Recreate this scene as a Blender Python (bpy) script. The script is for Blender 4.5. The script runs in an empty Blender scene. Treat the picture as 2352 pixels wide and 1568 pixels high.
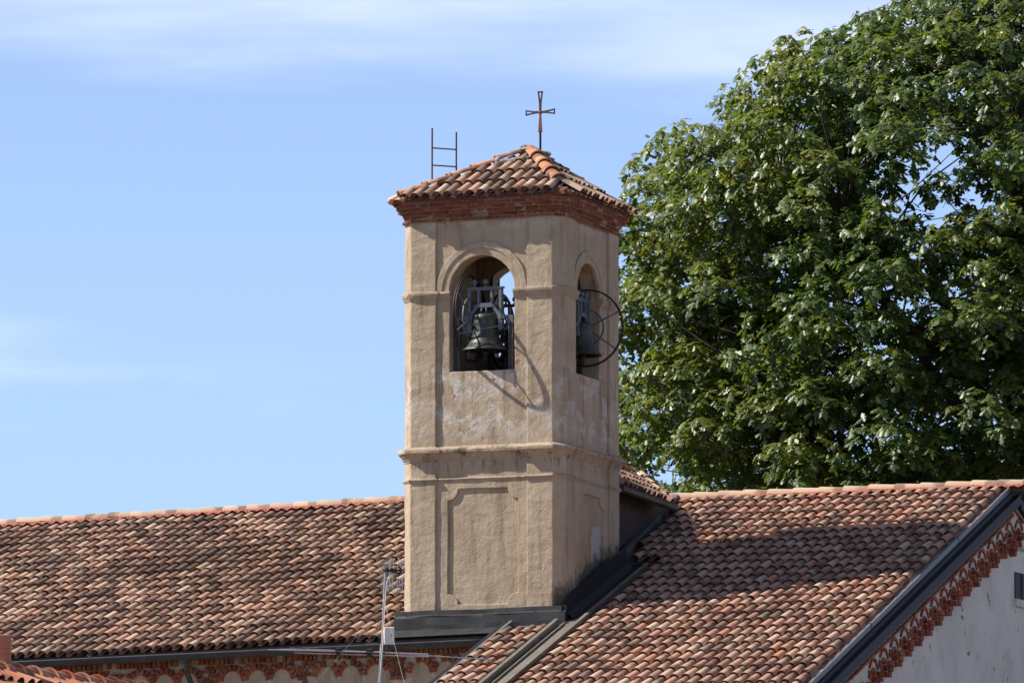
import bpy, bmesh, math, random
import numpy as np
from mathutils import Vector, Matrix, noise

random.seed(7); np.random.seed(7)
S = bpy.context.scene
COL = S.collection
PI = math.pi

# ------------------------------------------------------------------ camera, sky, sun, exposure
CAM = Vector((35.428, -93.324, -7.634)); YAW = math.radians(21.3); PITCH = math.radians(7.06)
cd = bpy.data.cameras.new('camera'); cam = bpy.data.objects.new('camera', cd); COL.objects.link(cam)
cam.location = CAM; cam.rotation_euler = (PI / 2 + PITCH, 0, YAW)
cd.sensor_width = 36; cd.lens = 13000 / 2352 * 36; cd.clip_start = 1; cd.clip_end = 5000
S.camera = cam
S.view_settings.view_transform = 'Standard'; S.view_settings.look = 'None'
S.view_settings.exposure = 0.75; S.view_settings.gamma = 1.0; S.view_settings.use_curve_mapping = False

SUN = Vector((-4.0, -1.32, 4.05)).normalized()          # direction towards the sun
world = bpy.data.worlds.new('World'); S.world = world; world.use_nodes = True
wn = world.node_tree.nodes; wl = world.node_tree.links; wn.clear()
sky = wn.new('ShaderNodeTexSky'); sky.sky_type = 'NISHITA'; sky.sun_disc = False
sky.sun_elevation = math.asin(SUN.z); sky.sun_rotation = math.atan2(SUN.x, SUN.y)
sky.altitude = 200; sky.air_density = 1.0; sky.dust_density = 0.35; sky.ozone_density = 2.6
bg = wn.new('ShaderNodeBackground'); bg.inputs['Strength'].default_value = 0.05
wout = wn.new('ShaderNodeOutputWorld')
tc = wn.new('ShaderNodeTexCoord')
mp = wn.new('ShaderNodeMapping'); mp.inputs['Scale'].default_value = (3.2, 3.2, 22.0); mp.inputs['Location'].default_value = (-4.717, 0.796, -3.47)
mp.inputs['Rotation'].default_value = (0.02, 0.03, 0.0)
cn = wn.new('ShaderNodeTexNoise'); cn.inputs['Scale'].default_value = 0.9; cn.inputs['Detail'].default_value = 6; cn.inputs['Roughness'].default_value = 0.52
cr = wn.new('ShaderNodeMapRange'); cr.inputs['From Min'].default_value = 0.475; cr.inputs['From Max'].default_value = 0.74
cr.interpolation_type = 'SMOOTHSTEP'; cr.inputs['To Min'].default_value = 0.0; cr.inputs['To Max'].default_value = 0.85
cm = wn.new('ShaderNodeMix'); cm.data_type = 'RGBA'; cm.inputs[7].default_value = (14.2, 15.0, 18.2, 1)
tint = wn.new('ShaderNodeMix'); tint.data_type = 'RGBA'; tint.blend_type = 'MULTIPLY'; tint.inputs[0].default_value = 1.0
tint.inputs[7].default_value = (0.62, 0.66, 0.78, 1)
wl.new(tc.outputs['Generated'], mp.inputs['Vector']); wl.new(mp.outputs[0], cn.inputs['Vector'])
wl.new(cn.outputs['Fac'], cr.inputs['Value']); wl.new(cr.outputs[0], cm.inputs[0])
sepw = wn.new('ShaderNodeSeparateXYZ'); wl.new(tc.outputs['Generated'], sepw.inputs[0])
hz = wn.new('ShaderNodeMapRange'); hz.inputs[1].default_value = 0.0; hz.inputs[2].default_value = 0.46; hz.inputs[3].default_value = 0.92; hz.inputs[4].default_value = 0.0; hz.interpolation_type = 'SMOOTHSTEP'
wl.new(sepw.outputs[2], hz.inputs[0])
hm = wn.new('ShaderNodeMix'); hm.data_type = 'RGBA'; hm.inputs[7].default_value = (6.6, 9.7, 15.8, 1)
wl.new(sky.outputs[0], tint.inputs[6]); wl.new(hz.outputs[0], hm.inputs[0]); wl.new(tint.outputs[2], hm.inputs[6]); wl.new(hm.outputs[2], cm.inputs[6]); wl.new(cm.outputs[2], bg.inputs['Color']); wl.new(bg.outputs[0], wout.inputs['Surface'])
sd = bpy.data.lights.new('sun', 'SUN'); so = bpy.data.objects.new('sun', sd); COL.objects.link(so)
sd.energy = 5.0; sd.angle = math.radians(0.53); sd.color = (1.0, 0.93, 0.83)
so.rotation_euler = SUN.to_track_quat('Z', 'Y').to_euler()

# ------------------------------------------------------------------ helpers
_R = Vector((math.cos(YAW), math.sin(YAW), 0)); _F = Vector((-math.sin(YAW), math.cos(YAW), 0))
_W = _F * math.cos(PITCH) + Vector((0, 0, math.sin(PITCH))); _U = -_F * math.sin(PITCH) + Vector((0, 0, math.cos(PITCH)))
def px(p):                                            # picture position (2352 x 1568) of a point, only to pick which pieces show largest
    d = Vector(p) - CAM; w = d.dot(_W)
    return 1176 + 13000 * d.dot(_R) / w, 784 - 13000 * d.dot(_U) / w, w
def seen(p, m=25):
    x, y, w = px(p); return -m < x < 2352 + m and -m < y < 1568 + m

def nt(name):
    m = bpy.data.materials.new(name); m.use_nodes = True
    n = m.node_tree.nodes; l = m.node_tree.links
    return m, n, l, n['Principled BSDF']
def node(n, t, **k):
    x = n.new(t)
    for a, v in k.items(): setattr(x, a, v)
    return x
def noise_n(n, l, vec, scale, detail=4, rough=0.55, dist=0.0):
    x = n.new('ShaderNodeTexNoise'); x.inputs['Scale'].default_value = scale; x.inputs['Detail'].default_value = detail
    x.inputs['Roughness'].default_value = rough; x.inputs['Distortion'].default_value = dist
    if vec is not None: l.new(vec, x.inputs['Vector'])
    return x.outputs['Fac']
def ramp(n, l, fac, stops, interp='LINEAR'):
    r = n.new('ShaderNodeValToRGB'); r.color_ramp.interpolation = interp
    e = r.color_ramp.elements
    while len(e) < len(stops): e.new(0.5)
    for q, (p, c) in zip(e, stops):
        q.position = p; q.color = (*c, 1) if len(c) == 3 else c
    if fac is not None: l.new(fac, r.inputs[0])
    return r.outputs[0]
def maprange(n, l, v, a, b, c=0.0, d=1.0, smooth=True):
    r = n.new('ShaderNodeMapRange'); r.inputs[1].default_value = a; r.inputs[2].default_value = b
    r.inputs[3].default_value = c; r.inputs[4].default_value = d
    if smooth: r.interpolation_type = 'SMOOTHSTEP'
    l.new(v, r.inputs[0]); return r.outputs[0]
def mixc(n, l, fac, a, b, mode='MIX'):
    m = n.new('ShaderNodeMix'); m.data_type = 'RGBA'; m.blend_type = mode
    for i, v in ((0, fac), (6, a), (7, b)):
        if isinstance(v, (int, float)): m.inputs[i].default_value = v
        elif isinstance(v, tuple): m.inputs[i].default_value = (*v, 1) if len(v) == 3 else v
        else: l.new(v, m.inputs[i])
    return m.outputs[2]
def mth(n, l, op, a, b=0.0):
    m = n.new('ShaderNodeMath'); m.operation = op
    for i, v in enumerate((a, b)):
        if isinstance(v, (int, float)): m.inputs[i].default_value = v
        else: l.new(v, m.inputs[i])
    return m.outputs[0]
def bump(n, l, h, strength, dist, bsdf, prev=None):
    b = n.new('ShaderNodeBump'); b.inputs['Strength'].default_value = strength; b.inputs['Distance'].default_value = dist
    l.new(h, b.inputs['Height'])
    if prev is not None: l.new(prev, b.inputs['Normal'])
    l.new(b.outputs[0], bsdf.inputs['Normal']); return b.outputs[0]
def pos(n): return n.new('ShaderNodeNewGeometry').outputs['Position']
def scaled(n, l, v, s):
    m = n.new('ShaderNodeMapping'); m.inputs['Scale'].default_value = s; l.new(v, m.inputs['Vector']); return m.outputs[0]
def objrand(n, l):                                    # one random value per object or, inside a joined mesh, per piece
    a = n.new('ShaderNodeAttribute'); a.attribute_name = 'rnd'
    o = n.new('ShaderNodeObjectInfo')
    return mth(n, l, 'FRACT', mth(n, l, 'ADD', a.outputs['Fac'], o.outputs['Random']))

def tagged(o, label, cat, group=None, kind=None):
    if label: o['label'] = label
    if cat: o['category'] = cat
    if group: o['group'] = group
    if kind: o['kind'] = kind
    return o
def thing(name, label, cat, loc, group=None):
    o = bpy.data.objects.new(name, None); COL.objects.link(o); o.location = loc; o.empty_display_size = 0.2
    return tagged(o, label, cat, group)
def link(o, parent):
    COL.objects.link(o)
    if parent is not None:
        o.parent = parent
        if parent.parent is None: o.matrix_parent_inverse = Matrix.Translation(-parent.location)
    return o
def mesh_data(name, verts, faces, mat, smooth=False, rnd=None, tl=None):
    me = bpy.data.meshes.new(name)
    me.from_pydata([tuple(v) for v in verts], [], [tuple(f) for f in faces])
    if mat: me.materials.append(mat)
    if smooth: me.polygons.foreach_set('use_smooth', [True] * len(me.polygons))
    for nm, arr in (('rnd', rnd), ('tl', tl)):
        if arr is not None:
            at = me.attributes.new(nm, 'FLOAT', 'POINT'); at.data.foreach_set('value', np.asarray(arr, dtype=np.float32))
    me.update(); return me
def obj(name, verts, faces, mat, parent=None, smooth=False, **k):
    return link(bpy.data.objects.new(name, mesh_data(name, verts, faces, mat, smooth, **k)), parent)
def inst(name, me, M, parent):
    o = bpy.data.objects.new(name, me); o.matrix_local = M; return link(o, parent)

class MB:                                             # collects shapes into one mesh
    def __init__(s): s.v = []; s.f = []
    def add(s, v, f):
        b = len(s.v); s.v += [Vector(p) for p in v]; s.f += [tuple(i + b for i in q) for q in f]
    def hexa(s, p):                                   # 8 corners: bottom ring then top ring
        s.add(p, [(3, 2, 1, 0), (4, 5, 6, 7), (0, 1, 5, 4), (1, 2, 6, 5), (2, 3, 7, 6), (3, 0, 4, 7)])
    def box(s, a, b):
        (x0, y0, z0), (x1, y1, z1) = a, b
        s.hexa([(x0, y0, z0), (x1, y0, z0), (x1, y1, z0), (x0, y1, z0), (x0, y0, z1), (x1, y0, z1), (x1, y1, z1), (x0, y1, z1)])
    def bar(s, a, b, wx, wy, up=(0, 0, 1)):           # rectangular bar from a to b
        a = Vector(a); b = Vector(b); d = (b - a).normalized(); u = Vector(up)
        if abs(d.dot(u)) > .98: u = Vector((1, 0, 0))
        x = d.cross(u).normalized() * wx / 2; y = x.cross(d).normalized() * wy / 2
        s.hexa([a - x - y, a + x - y, a + x + y, a - x + y, b - x - y, b + x - y, b + x + y, b - x + y])
    def tube(s, pts, r, n=10, cap=True):
        pts = [Vector(p) for p in pts]; rs = r if isinstance(r, (list, tuple)) else [r] * len(pts)
        rings = []; prev = None
        for i, p in enumerate(pts):
            d = (pts[min(i + 1, len(pts) - 1)] - pts[max(i - 1, 0)]).normalized()
            if prev is None:
                u = Vector((0, 0, 1)) if abs(d.z) < .9 else Vector((1, 0, 0)); x = d.cross(u).normalized()
            else: x = (prev - d * prev.dot(d)).normalized()
            prev = x; y = d.cross(x)
            rings.append([p + (x * math.cos(2 * PI * k / n) + y * math.sin(2 * PI * k / n)) * rs[i] for k in range(n)])
        v = [q for g in rings for q in g]; f = []
        for i in range(len(pts) - 1):
            for k in range(n): f.append((i * n + k, i * n + (k + 1) % n, (i + 1) * n + (k + 1) % n, (i + 1) * n + k))
        if cap: f.append(tuple(range(n - 1, -1, -1))); f.append(tuple((len(pts) - 1) * n + k for k in range(n)))
        s.add(v, f)
    def lathe(s, prof, c, n=32, axis='Z'):
        v = []; f = []
        for (r, h) in prof:
            for k in range(n):
                a = 2 * PI * k / n
                q = (r * math.cos(a), r * math.sin(a), h) if axis == 'Z' else ((h, r * math.cos(a), r * math.sin(a)) if axis == 'X' else (r * math.cos(a), h, r * math.sin(a)))
                v.append(Vector(c) + Vector(q))
        for i in range(len(prof) - 1):
            for k in range(n): f.append((i * n + k, i * n + (k + 1) % n, (i + 1) * n + (k + 1) % n, (i + 1) * n + k))
        s.add(v, f)
    def build(s, name, mat, parent=None, smooth=False): 
        o = obj(name, s.v, s.f, mat, parent, smooth)
        bm = bmesh.new(); bm.from_mesh(o.data); bmesh.ops.recalc_face_normals(bm, faces=bm.faces); bm.to_mesh(o.data); bm.free()
        return o

def autosmooth(o, ang=0.7):
    me = o.data
    me.polygons.foreach_set('use_smooth', [True] * len(me.polygons))
    bm = bmesh.new(); bm.from_mesh(me)
    for e in bm.edges:
        if len(e.link_faces) == 2 and e.calc_face_angle(0) > ang: e.smooth = False
    bm.to_mesh(me); bm.free(); return o

def wob(p, amp, sc=3.0):
    v = noise.noise_vector(Vector(p) * sc) + noise.noise_vector(Vector(p) * sc * 3.1) * 0.5
    return Vector(p) + v * amp

# flat outline with holes, extruded: returns verts, faces with local x, y, z (z = extrusion, outer face at z = 0, back at -t)
def slab_mesh(outer, holes, t, bev=0.0):
    cu = bpy.data.curves.new('tmp', 'CURVE'); cu.dimensions = '2D'; cu.fill_mode = 'BOTH'
    cu.extrude = t / 2 - bev; cu.bevel_depth = bev; cu.bevel_resolution = 1; cu.offset = -bev
    for loop in [outer] + holes:
        sp = cu.splines.new('POLY'); sp.points.add(len(loop) - 1); sp.use_cyclic_u = True
        for q, (x, y) in zip(sp.points, loop): q.co = (x, y, 0, 1)
    o = bpy.data.objects.new('tmp', cu); COL.objects.link(o)
    me = bpy.data.meshes.new_from_object(o.evaluated_get(bpy.context.evaluated_depsgraph_get()))
    v = [Vector((q.co.x, q.co.y, q.co.z - t / 2)) for q in me.vertices]; f = [tuple(p.vertices) for p in me.polygons]
    bpy.data.objects.remove(o); bpy.data.curves.remove(cu); bpy.data.meshes.remove(me)
    return v, f
def dense(loop, step=0.09, amp=0.0, seed=0.0):
    out = []
    for i in range(len(loop)):
        a = Vector((*loop[i], seed)); b = Vector((*loop[(i + 1) % len(loop)], seed)); k = max(1, int((b - a).length / step))
        for j in range(k):
            p = a.lerp(b, j / k)
            if amp: p = wob(p, amp, 2.2)
            out.append((p.x, p.y))
    return out

# ------------------------------------------------------------------ materials
def plaster(name, c1, c2, c3, white=0.0, rough_amp=1.0, dark=0.0):
    m, n, l, b = nt(name); p = pos(n)
    big = noise_n(n, l, p, 1.1, 5, 0.6); mid = noise_n(n, l, p, 5.5, 6, 0.65, 0.4)
    col = ramp(n, l, big, [(0.3, c1), (0.52, c2), (0.72, c3)])
    col = mixc(n, l, maprange(n, l, mid, 0.35, 0.75), col, tuple(x * 0.74 for x in c1), 'MIX') if False else mixc(n, l, mth(n, l, 'MULTIPLY', maprange(n, l, mid, 0.45, 0.75), 0.38), col, tuple(x * 0.72 for x in c1))
    sv = scaled(n, l, p, (1.6, 1.6, 0.16)); streak = noise_n(n, l, sv, 4.0, 4, 0.6)
    col = mixc(n, l, mth(n, l, 'MULTIPLY', maprange(n, l, streak, 0.50, 0.74), 0.55), col, (0.17, 0.12, 0.085))
    if white:
        wv = noise_n(n, l, p, 2.1, 7, 0.62, 0.5)
        sx = n.new('ShaderNodeSeparateXYZ'); l.new(p, sx.inputs[0])
        zone = mth(n, l, 'MULTIPLY', maprange(n, l, sx.outputs[2], 2.9, 3.3), maprange(n, l, sx.outputs[2], 4.6, 4.1))
        zone2 = maprange(n, l, sx.outputs[2], 6.7, 7.05)
        zone = mth(n, l, 'MAXIMUM', zone, zone2)
        w = mth(n, l, 'MULTIPLY', mth(n, l, 'MULTIPLY', maprange(n, l, wv, 0.47, 0.56), maprange(n, l, noise_n(n, l, p, 11.0, 6, 0.7), 0.38, 0.52)), zone)
        col = mixc(n, l, mth(n, l, 'MULTIPLY', w, white), col, (0.50, 0.465, 0.42))
        # run-off stains under the sill and grime on the shaded side next to the roof
        gz_ = mth(n, l, 'MULTIPLY', maprange(n, l, sx.outputs[2], 3.2, 4.25), maprange(n, l, sx.outputs[2], 4.32, 4.28))
        gs = noise_n(n, l, scaled(n, l, p, (3.0, 3.0, 0.12)), 3.2, 3, 0.5)
        col = mixc(n, l, mth(n, l, 'MULTIPLY', mth(n, l, 'MULTIPLY', gz_, maprange(n, l, gs, 0.5, 0.66)), 0.6), col, (0.20, 0.14, 0.075))
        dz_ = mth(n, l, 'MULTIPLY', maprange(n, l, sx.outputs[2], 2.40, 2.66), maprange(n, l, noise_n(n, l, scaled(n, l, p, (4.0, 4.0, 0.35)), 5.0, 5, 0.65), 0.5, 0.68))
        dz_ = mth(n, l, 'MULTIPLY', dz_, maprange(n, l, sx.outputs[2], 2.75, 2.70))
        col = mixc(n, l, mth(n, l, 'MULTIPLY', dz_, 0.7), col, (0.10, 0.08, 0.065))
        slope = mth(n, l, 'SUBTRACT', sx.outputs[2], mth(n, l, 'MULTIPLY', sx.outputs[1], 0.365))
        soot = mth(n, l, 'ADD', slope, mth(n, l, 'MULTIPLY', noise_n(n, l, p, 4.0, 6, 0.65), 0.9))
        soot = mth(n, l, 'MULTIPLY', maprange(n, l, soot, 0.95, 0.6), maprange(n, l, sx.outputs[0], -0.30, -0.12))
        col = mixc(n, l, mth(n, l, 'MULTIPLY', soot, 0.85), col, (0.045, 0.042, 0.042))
        pk = noise_n(n, l, p, 6.0, 3, 0.5)
        pk = mth(n, l, 'MULTIPLY', maprange(n, l, pk, 0.70, 0.73), maprange(n, l, sx.outputs[2], 2.2, 3.4))
        col = mixc(n, l, pk, col, (0.33, 0.13, 0.07))
    if dark:
        dv = noise_n(n, l, p, 3.5, 6, 0.7)
        col = mixc(n, l, mth(n, l, 'MULTIPLY', maprange(n, l, dv, 0.5, 0.68), dark), col, (0.07, 0.06, 0.055))
    l.new(col, b.inputs['Base Color']); b.inputs['Roughness'].default_value = 0.92; b.inputs['Specular IOR Level'].default_value = 0.15
    h1 = noise_n(n, l, p, 5.0, 9, 0.66, 0.15)
    tv = scaled(n, l, p, (1.0, 1.0, 2.2)); h2 = noise_n(n, l, tv, 34.0, 5, 0.7, 0.2)
    nb = bump(n, l, h1, 0.6 * rough_amp, 0.05, b); bump(n, l, h2, 0.38 * rough_amp, 0.014, b, nb)
    return m
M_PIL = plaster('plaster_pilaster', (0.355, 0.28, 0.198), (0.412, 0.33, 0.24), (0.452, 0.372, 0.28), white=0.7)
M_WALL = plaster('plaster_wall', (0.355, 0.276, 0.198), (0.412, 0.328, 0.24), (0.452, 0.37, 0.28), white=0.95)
def peeled(m):
    n = m.node_tree.nodes; l = m.node_tree.links; b = n['Principled BSDF']; p = pos(n)
    old = b.inputs['Base Color'].links[0].from_socket
    sx = n.new('ShaderNodeSeparateXYZ'); l.new(p, sx.inputs[0]); X_, Y_, Z_ = sx.outputs
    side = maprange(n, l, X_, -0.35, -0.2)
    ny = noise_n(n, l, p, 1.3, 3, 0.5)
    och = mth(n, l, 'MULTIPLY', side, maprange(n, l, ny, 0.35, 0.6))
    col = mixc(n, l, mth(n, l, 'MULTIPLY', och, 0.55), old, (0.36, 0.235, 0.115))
    fl = noise_n(n, l, p, 3.6, 7, 0.62, 0.4)
    win = mth(n, l, 'MULTIPLY', mth(n, l, 'MULTIPLY', maprange(n, l, Y_, 1.45, 1.75), maprange(n, l, Y_, 2.25, 2.05)), mth(n, l, 'MULTIPLY', maprange(n, l, Z_, 0.6, 0.95), maprange(n, l, Z_, 1.75, 1.5)))
    pk = maprange(n, l, mth(n, l, 'ADD', mth(n, l, 'MULTIPLY', win, 0.42), fl), 0.80, 0.84)
    col = mixc(n, l, mth(n, l, 'MULTIPLY', pk, side), col, (0.42, 0.38, 0.345))
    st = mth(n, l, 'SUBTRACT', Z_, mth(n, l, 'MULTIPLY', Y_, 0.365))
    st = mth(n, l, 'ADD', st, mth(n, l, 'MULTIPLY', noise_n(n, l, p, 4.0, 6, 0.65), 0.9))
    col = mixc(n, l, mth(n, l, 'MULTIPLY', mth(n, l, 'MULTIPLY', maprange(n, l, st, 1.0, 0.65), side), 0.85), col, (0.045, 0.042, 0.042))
    l.new(col, b.inputs['Base Color']); return m
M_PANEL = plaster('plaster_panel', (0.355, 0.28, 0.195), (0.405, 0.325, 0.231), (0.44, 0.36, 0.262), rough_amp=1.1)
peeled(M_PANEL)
M_MOULD = plaster('plaster_moulding', (0.33, 0.255, 0.185), (0.38, 0.30, 0.222), (0.44, 0.365, 0.285), dark=0.25)
M_CORN = plaster('plaster_cornice', (0.33, 0.26, 0.19), (0.39, 0.31, 0.23), (0.46, 0.39, 0.31), dark=0.85)
M_INNER = plaster('plaster_inside', (0.22, 0.14, 0.10), (0.26, 0.17, 0.12), (0.30, 0.2, 0.14))

def gable_plaster():
    m, n, l, b = nt('plaster_grey_white'); p = pos(n)
    big = noise_n(n, l, p, 0.9, 5, 0.6)
    col = ramp(n, l, big, [(0.3, (0.50, 0.47, 0.43)), (0.5, (0.58, 0.55, 0.505)), (0.72, (0.64, 0.61, 0.565))])
    st = noise_n(n, l, p, 2.3, 6, 0.6, 0.6)
    col = mixc(n, l, maprange(n, l, st, 0.655, 0.70), col, (0.33, 0.33, 0.33))
    rn = noise_n(n, l, scaled(n, l, p, (1.0, 1.0, 0.75)), 1.7, 6, 0.62)
    col = mixc(n, l, mth(n, l, 'MULTIPLY', maprange(n, l, rn, 0.5, 0.72), 0.45), col, (0.36, 0.345, 0.325))
    st2 = noise_n(n, l, p, 4.1, 3, 0.5)
    col = mixc(n, l, maprange(n, l, st2, 0.70, 0.72), col, (0.25, 0.11, 0.07))
    l.new(col, b.inputs['Base Color']); b.inputs['Roughness'].default_value = 0.9
    bump(n, l, noise_n(n, l, p, 6.0, 6, 0.6), 0.5, 0.04, b); return m
M_GABLE = gable_plaster()

def tile_mat(name, stops, dark_amt):
    m, n, l, b = nt(name); p = pos(n); r = objrand(n, l)
    tl = n.new('ShaderNodeAttribute'); tl.attribute_name = 'tl'; t = tl.outputs['Fac']
    col = ramp(n, l, r, stops)
    r2 = mth(n, l, 'FRACT', mth(n, l, 'MULTIPLY', r, 17.31)); r3 = mth(n, l, 'FRACT', mth(n, l, 'MULTIPLY', r, 41.7))
    up = maprange(n, l, t, 0.15, 0.75)
    fl = noise_n(n, l, p, 9.0, 4, 0.6)
    up = mth(n, l, 'ADD', up, mth(n, l, 'MULTIPLY', mth(n, l, 'SUBTRACT', fl, 0.5), 1.6))
    # flame marks: one end of the tile burnt darker or paler than the other
    dk = mth(n, l, 'MULTIPLY', maprange(n, l, up, 0.35, 0.85), maprange(n, l, r2, 0.35, 0.8))
    col = mixc(n, l, mth(n, l, 'MULTIPLY', dk, 0.72), col, (0.115, 0.075, 0.058))
    dk2 = mth(n, l, 'MULTIPLY', maprange(n, l, up, 0.5, 0.0), maprange(n, l, r3, 0.62, 0.85))
    col = mixc(n, l, mth(n, l, 'MULTIPLY', dk2, 0.7), col, (0.10, 0.072, 0.06))
    pale = mth(n, l, 'MULTIPLY', maprange(n, l, up, 0.7, 0.1), maprange(n, l, r3, 0.4, 0.1))
    col = mixc(n, l, mth(n, l, 'MULTIPLY', pale, 0.5), col, (0.50, 0.38, 0.28))
    big = noise_n(n, l, p, 0.42, 3, 0.5)
    col = mixc(n, l, mth(n, l, 'MULTIPLY', maprange(n, l, big, 0.48, 0.68), dark_amt), col, (0.085, 0.06, 0.048))
    li = noise_n(n, l, p, 26.0, 5, 0.7)
    col = mixc(n, l, mth(n, l, 'MULTIPLY', maprange(n, l, li, 0.55, 0.72), 0.35), col, (0.40, 0.36, 0.29))
    rim = mth(n, l, 'GREATER_THAN', 0.0, t)
    col = mixc(n, l, rim, col, (0.16, 0.062, 0.042))  # rim and inner skin: their shade put into a dark red colour
    l.new(col, b.inputs['Base Color']); b.inputs['Roughness'].default_value = 0.9; b.inputs['Specular IOR Level'].default_value = 0.12
    bump(n, l, noise_n(n, l, p, 60.0, 4, 0.7), 0.35, 0.006, b); return m
PALE = (0.54, 0.405, 0.30); PINK = (0.46, 0.277, 0.20); ORA = (0.43, 0.228, 0.152); DRK = (0.115, 0.079, 0.065); MID = (0.275, 0.178, 0.132); GRY = (0.195, 0.14, 0.114)
M_TILE_L = tile_mat('roof_tile_aged', [(0.0, DRK), (0.13, GRY), (0.28, MID), (0.46, PINK), (0.6, PALE), (0.70, MID), (0.86, PINK), (1.0, GRY)], 0.6)
M_TILE_R = tile_mat('roof_tile_warm', [(0.0, GRY), (0.12, MID), (0.26, PINK), (0.46, ORA), (0.64, PINK), (0.76, PALE), (0.86, MID), (1.0, ORA)], 0.3)
M_TILE_T = tile_mat('roof_tile_tower', [(0.0, DRK), (0.14, GRY), (0.3, MID), (0.5, PINK), (0.7, PALE), (0.85, PINK), (1.0, GRY)], 0.1)
M_RIDGE = tile_mat('ridge_tile_clay', [(0.0, (0.43, 0.30, 0.215)), (0.35, (0.38, 0.285, 0.215)), (0.7, (0.47, 0.335, 0.245)), (1.0, (0.43, 0.28, 0.195))], 0.0)
M_HIP = tile_mat('hip_tile_clay', [(0.0, (0.46, 0.185, 0.105)), (0.5, (0.42, 0.17, 0.10)), (1.0, (0.5, 0.215, 0.13))], 0.0)

def simple(name, col, rough=0.6, metal=0.0, var=0.15, scale=6.0, bmp=0.15, spec=0.5):
    m, n, l, b = nt(name); p = pos(n)
    f = noise_n(n, l, p, scale, 5, 0.6)
    c = ramp(n, l, f, [(0.3, tuple(x * (1 - var) for x in col)), (0.7, tuple(min(1, x * (1 + var)) for x in col))])
    l.new(c, b.inputs['Base Color']); b.inputs['Roughness'].default_value = rough; b.inputs['Metallic'].default_value = metal
    b.inputs['Specular IOR Level'].default_value = spec
    if bmp: bump(n, l, noise_n(n, l, p, scale * 4, 4, 0.6), bmp, 0.02, b)
    return m
M_ZINC = simple('dark_zinc', (0.030, 0.030, 0.033), 0.5, 0.1, 0.4, 3.0, 0.12, 0.3)
M_ZINCL = simple('lit_zinc_edge', (0.15, 0.153, 0.16), 0.5, 0.3, 0.15, 3.0, 0.05)  # paler zinc: sunlight on the upper edges put into the colour
M_ZINC2 = simple('weathered_zinc', (0.20, 0.185, 0.155), 0.5, 0.35, 0.2, 3.0, 0.08)
M_GUTTER = simple('grey_gutter_metal', (0.038, 0.041, 0.045), 0.5, 0.25, 0.25, 3.0, 0.06, 0.35)
M_FASCIA = simple('shaded_dark_metal', (0.012, 0.0125, 0.015), 0.6, 0.0, 0.15, 2.0, 0.04, 0.25)  # dark metal, with shade on verge and upstand put into its colour
M_IRON = simple('rusty_iron', (0.075, 0.035, 0.022), 0.7, 0.3, 0.35, 14.0, 0.3)
M_IRONR = simple('rust_red_plate', (0.20, 0.075, 0.04), 0.7, 0.2, 0.35, 14.0, 0.3)
M_STEEL = simple('black_steel', (0.022, 0.018, 0.018), 0.6, 0.4, 0.3, 10.0, 0.2)
M_YOKE = simple('blue_grey_cast_iron', (0.115, 0.13, 0.152), 0.55, 0.25, 0.22, 9.0, 0.25)
M_RUBBER = simple('black_wheel_rim', (0.012, 0.011, 0.012), 0.5, 0.2, 0.3, 12.0, 0.15)
M_POST = simple('painted_steel_post', (0.09, 0.088, 0.085), 0.6, 0.3, 0.35, 10.0, 0.2)
M_MORTAR = simple('lime_mortar', (0.40, 0.35, 0.29), 0.95, 0, 0.25, 9.0, 0.6, 0.1)
M_MORTARD = simple('old_mortar', (0.30, 0.22, 0.17), 0.95, 0, 0.3, 9.0, 0.6, 0.1)
M_MORTARW = simple('pale_lime_mortar', (0.52, 0.49, 0.44), 0.95, 0, 0.2, 9.0, 0.6, 0.1)
M_LUMP = simple('grey_cement', (0.27, 0.26, 0.235), 0.95, 0, 0.35, 12.0, 0.9, 0.1)
M_RED = simple('red_ridge_membrane', (0.30, 0.075, 0.045), 0.8, 0, 0.3, 12.0, 0.3)
M_DECK = simple('roof_boarding', (0.10, 0.06, 0.045), 0.9, 0, 0.3, 6.0, 0.3)
M_DARKWALL = simple('shade_dark_surface', (0.04, 0.032, 0.03), 0.8, 0, 0.3, 5.0, 0.3)  # attic wall's shade put into the colour; floor and frame share it
M_ALU = simple('aluminium', (0.62, 0.62, 0.62), 0.35, 0.85, 0.1, 8.0, 0.0)
M_GALV = simple('galvanised_mast', (0.36, 0.36, 0.36), 0.45, 0.6, 0.25, 10.0, 0.1)
M_BOXW = simple('white_plastic', (0.80, 0.74, 0.66), 0.5, 0, 0.06, 5.0, 0.0)
M_WIRE = simple('steel_wire', (0.26, 0.26, 0.26), 0.7, 0.0, 0.1, 5.0, 0.0)
M_BLACKP = simple('black_plastic', (0.015, 0.015, 0.016), 0.5, 0, 0.1, 5.0, 0.0)
M_BARK = simple('tree_bark', (0.055, 0.045, 0.036), 0.9, 0, 0.35, 8.0, 0.8, 0.2)
M_TERRAD = simple('dusty_clay_bedding', (0.20, 0.095, 0.06), 0.95, 0, 0.3, 9.0, 0.5, 0.1)
M_TERRA = simple('terracotta_pipe', (0.42, 0.175, 0.10), 0.8, 0, 0.18, 9.0, 0.25)

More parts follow.
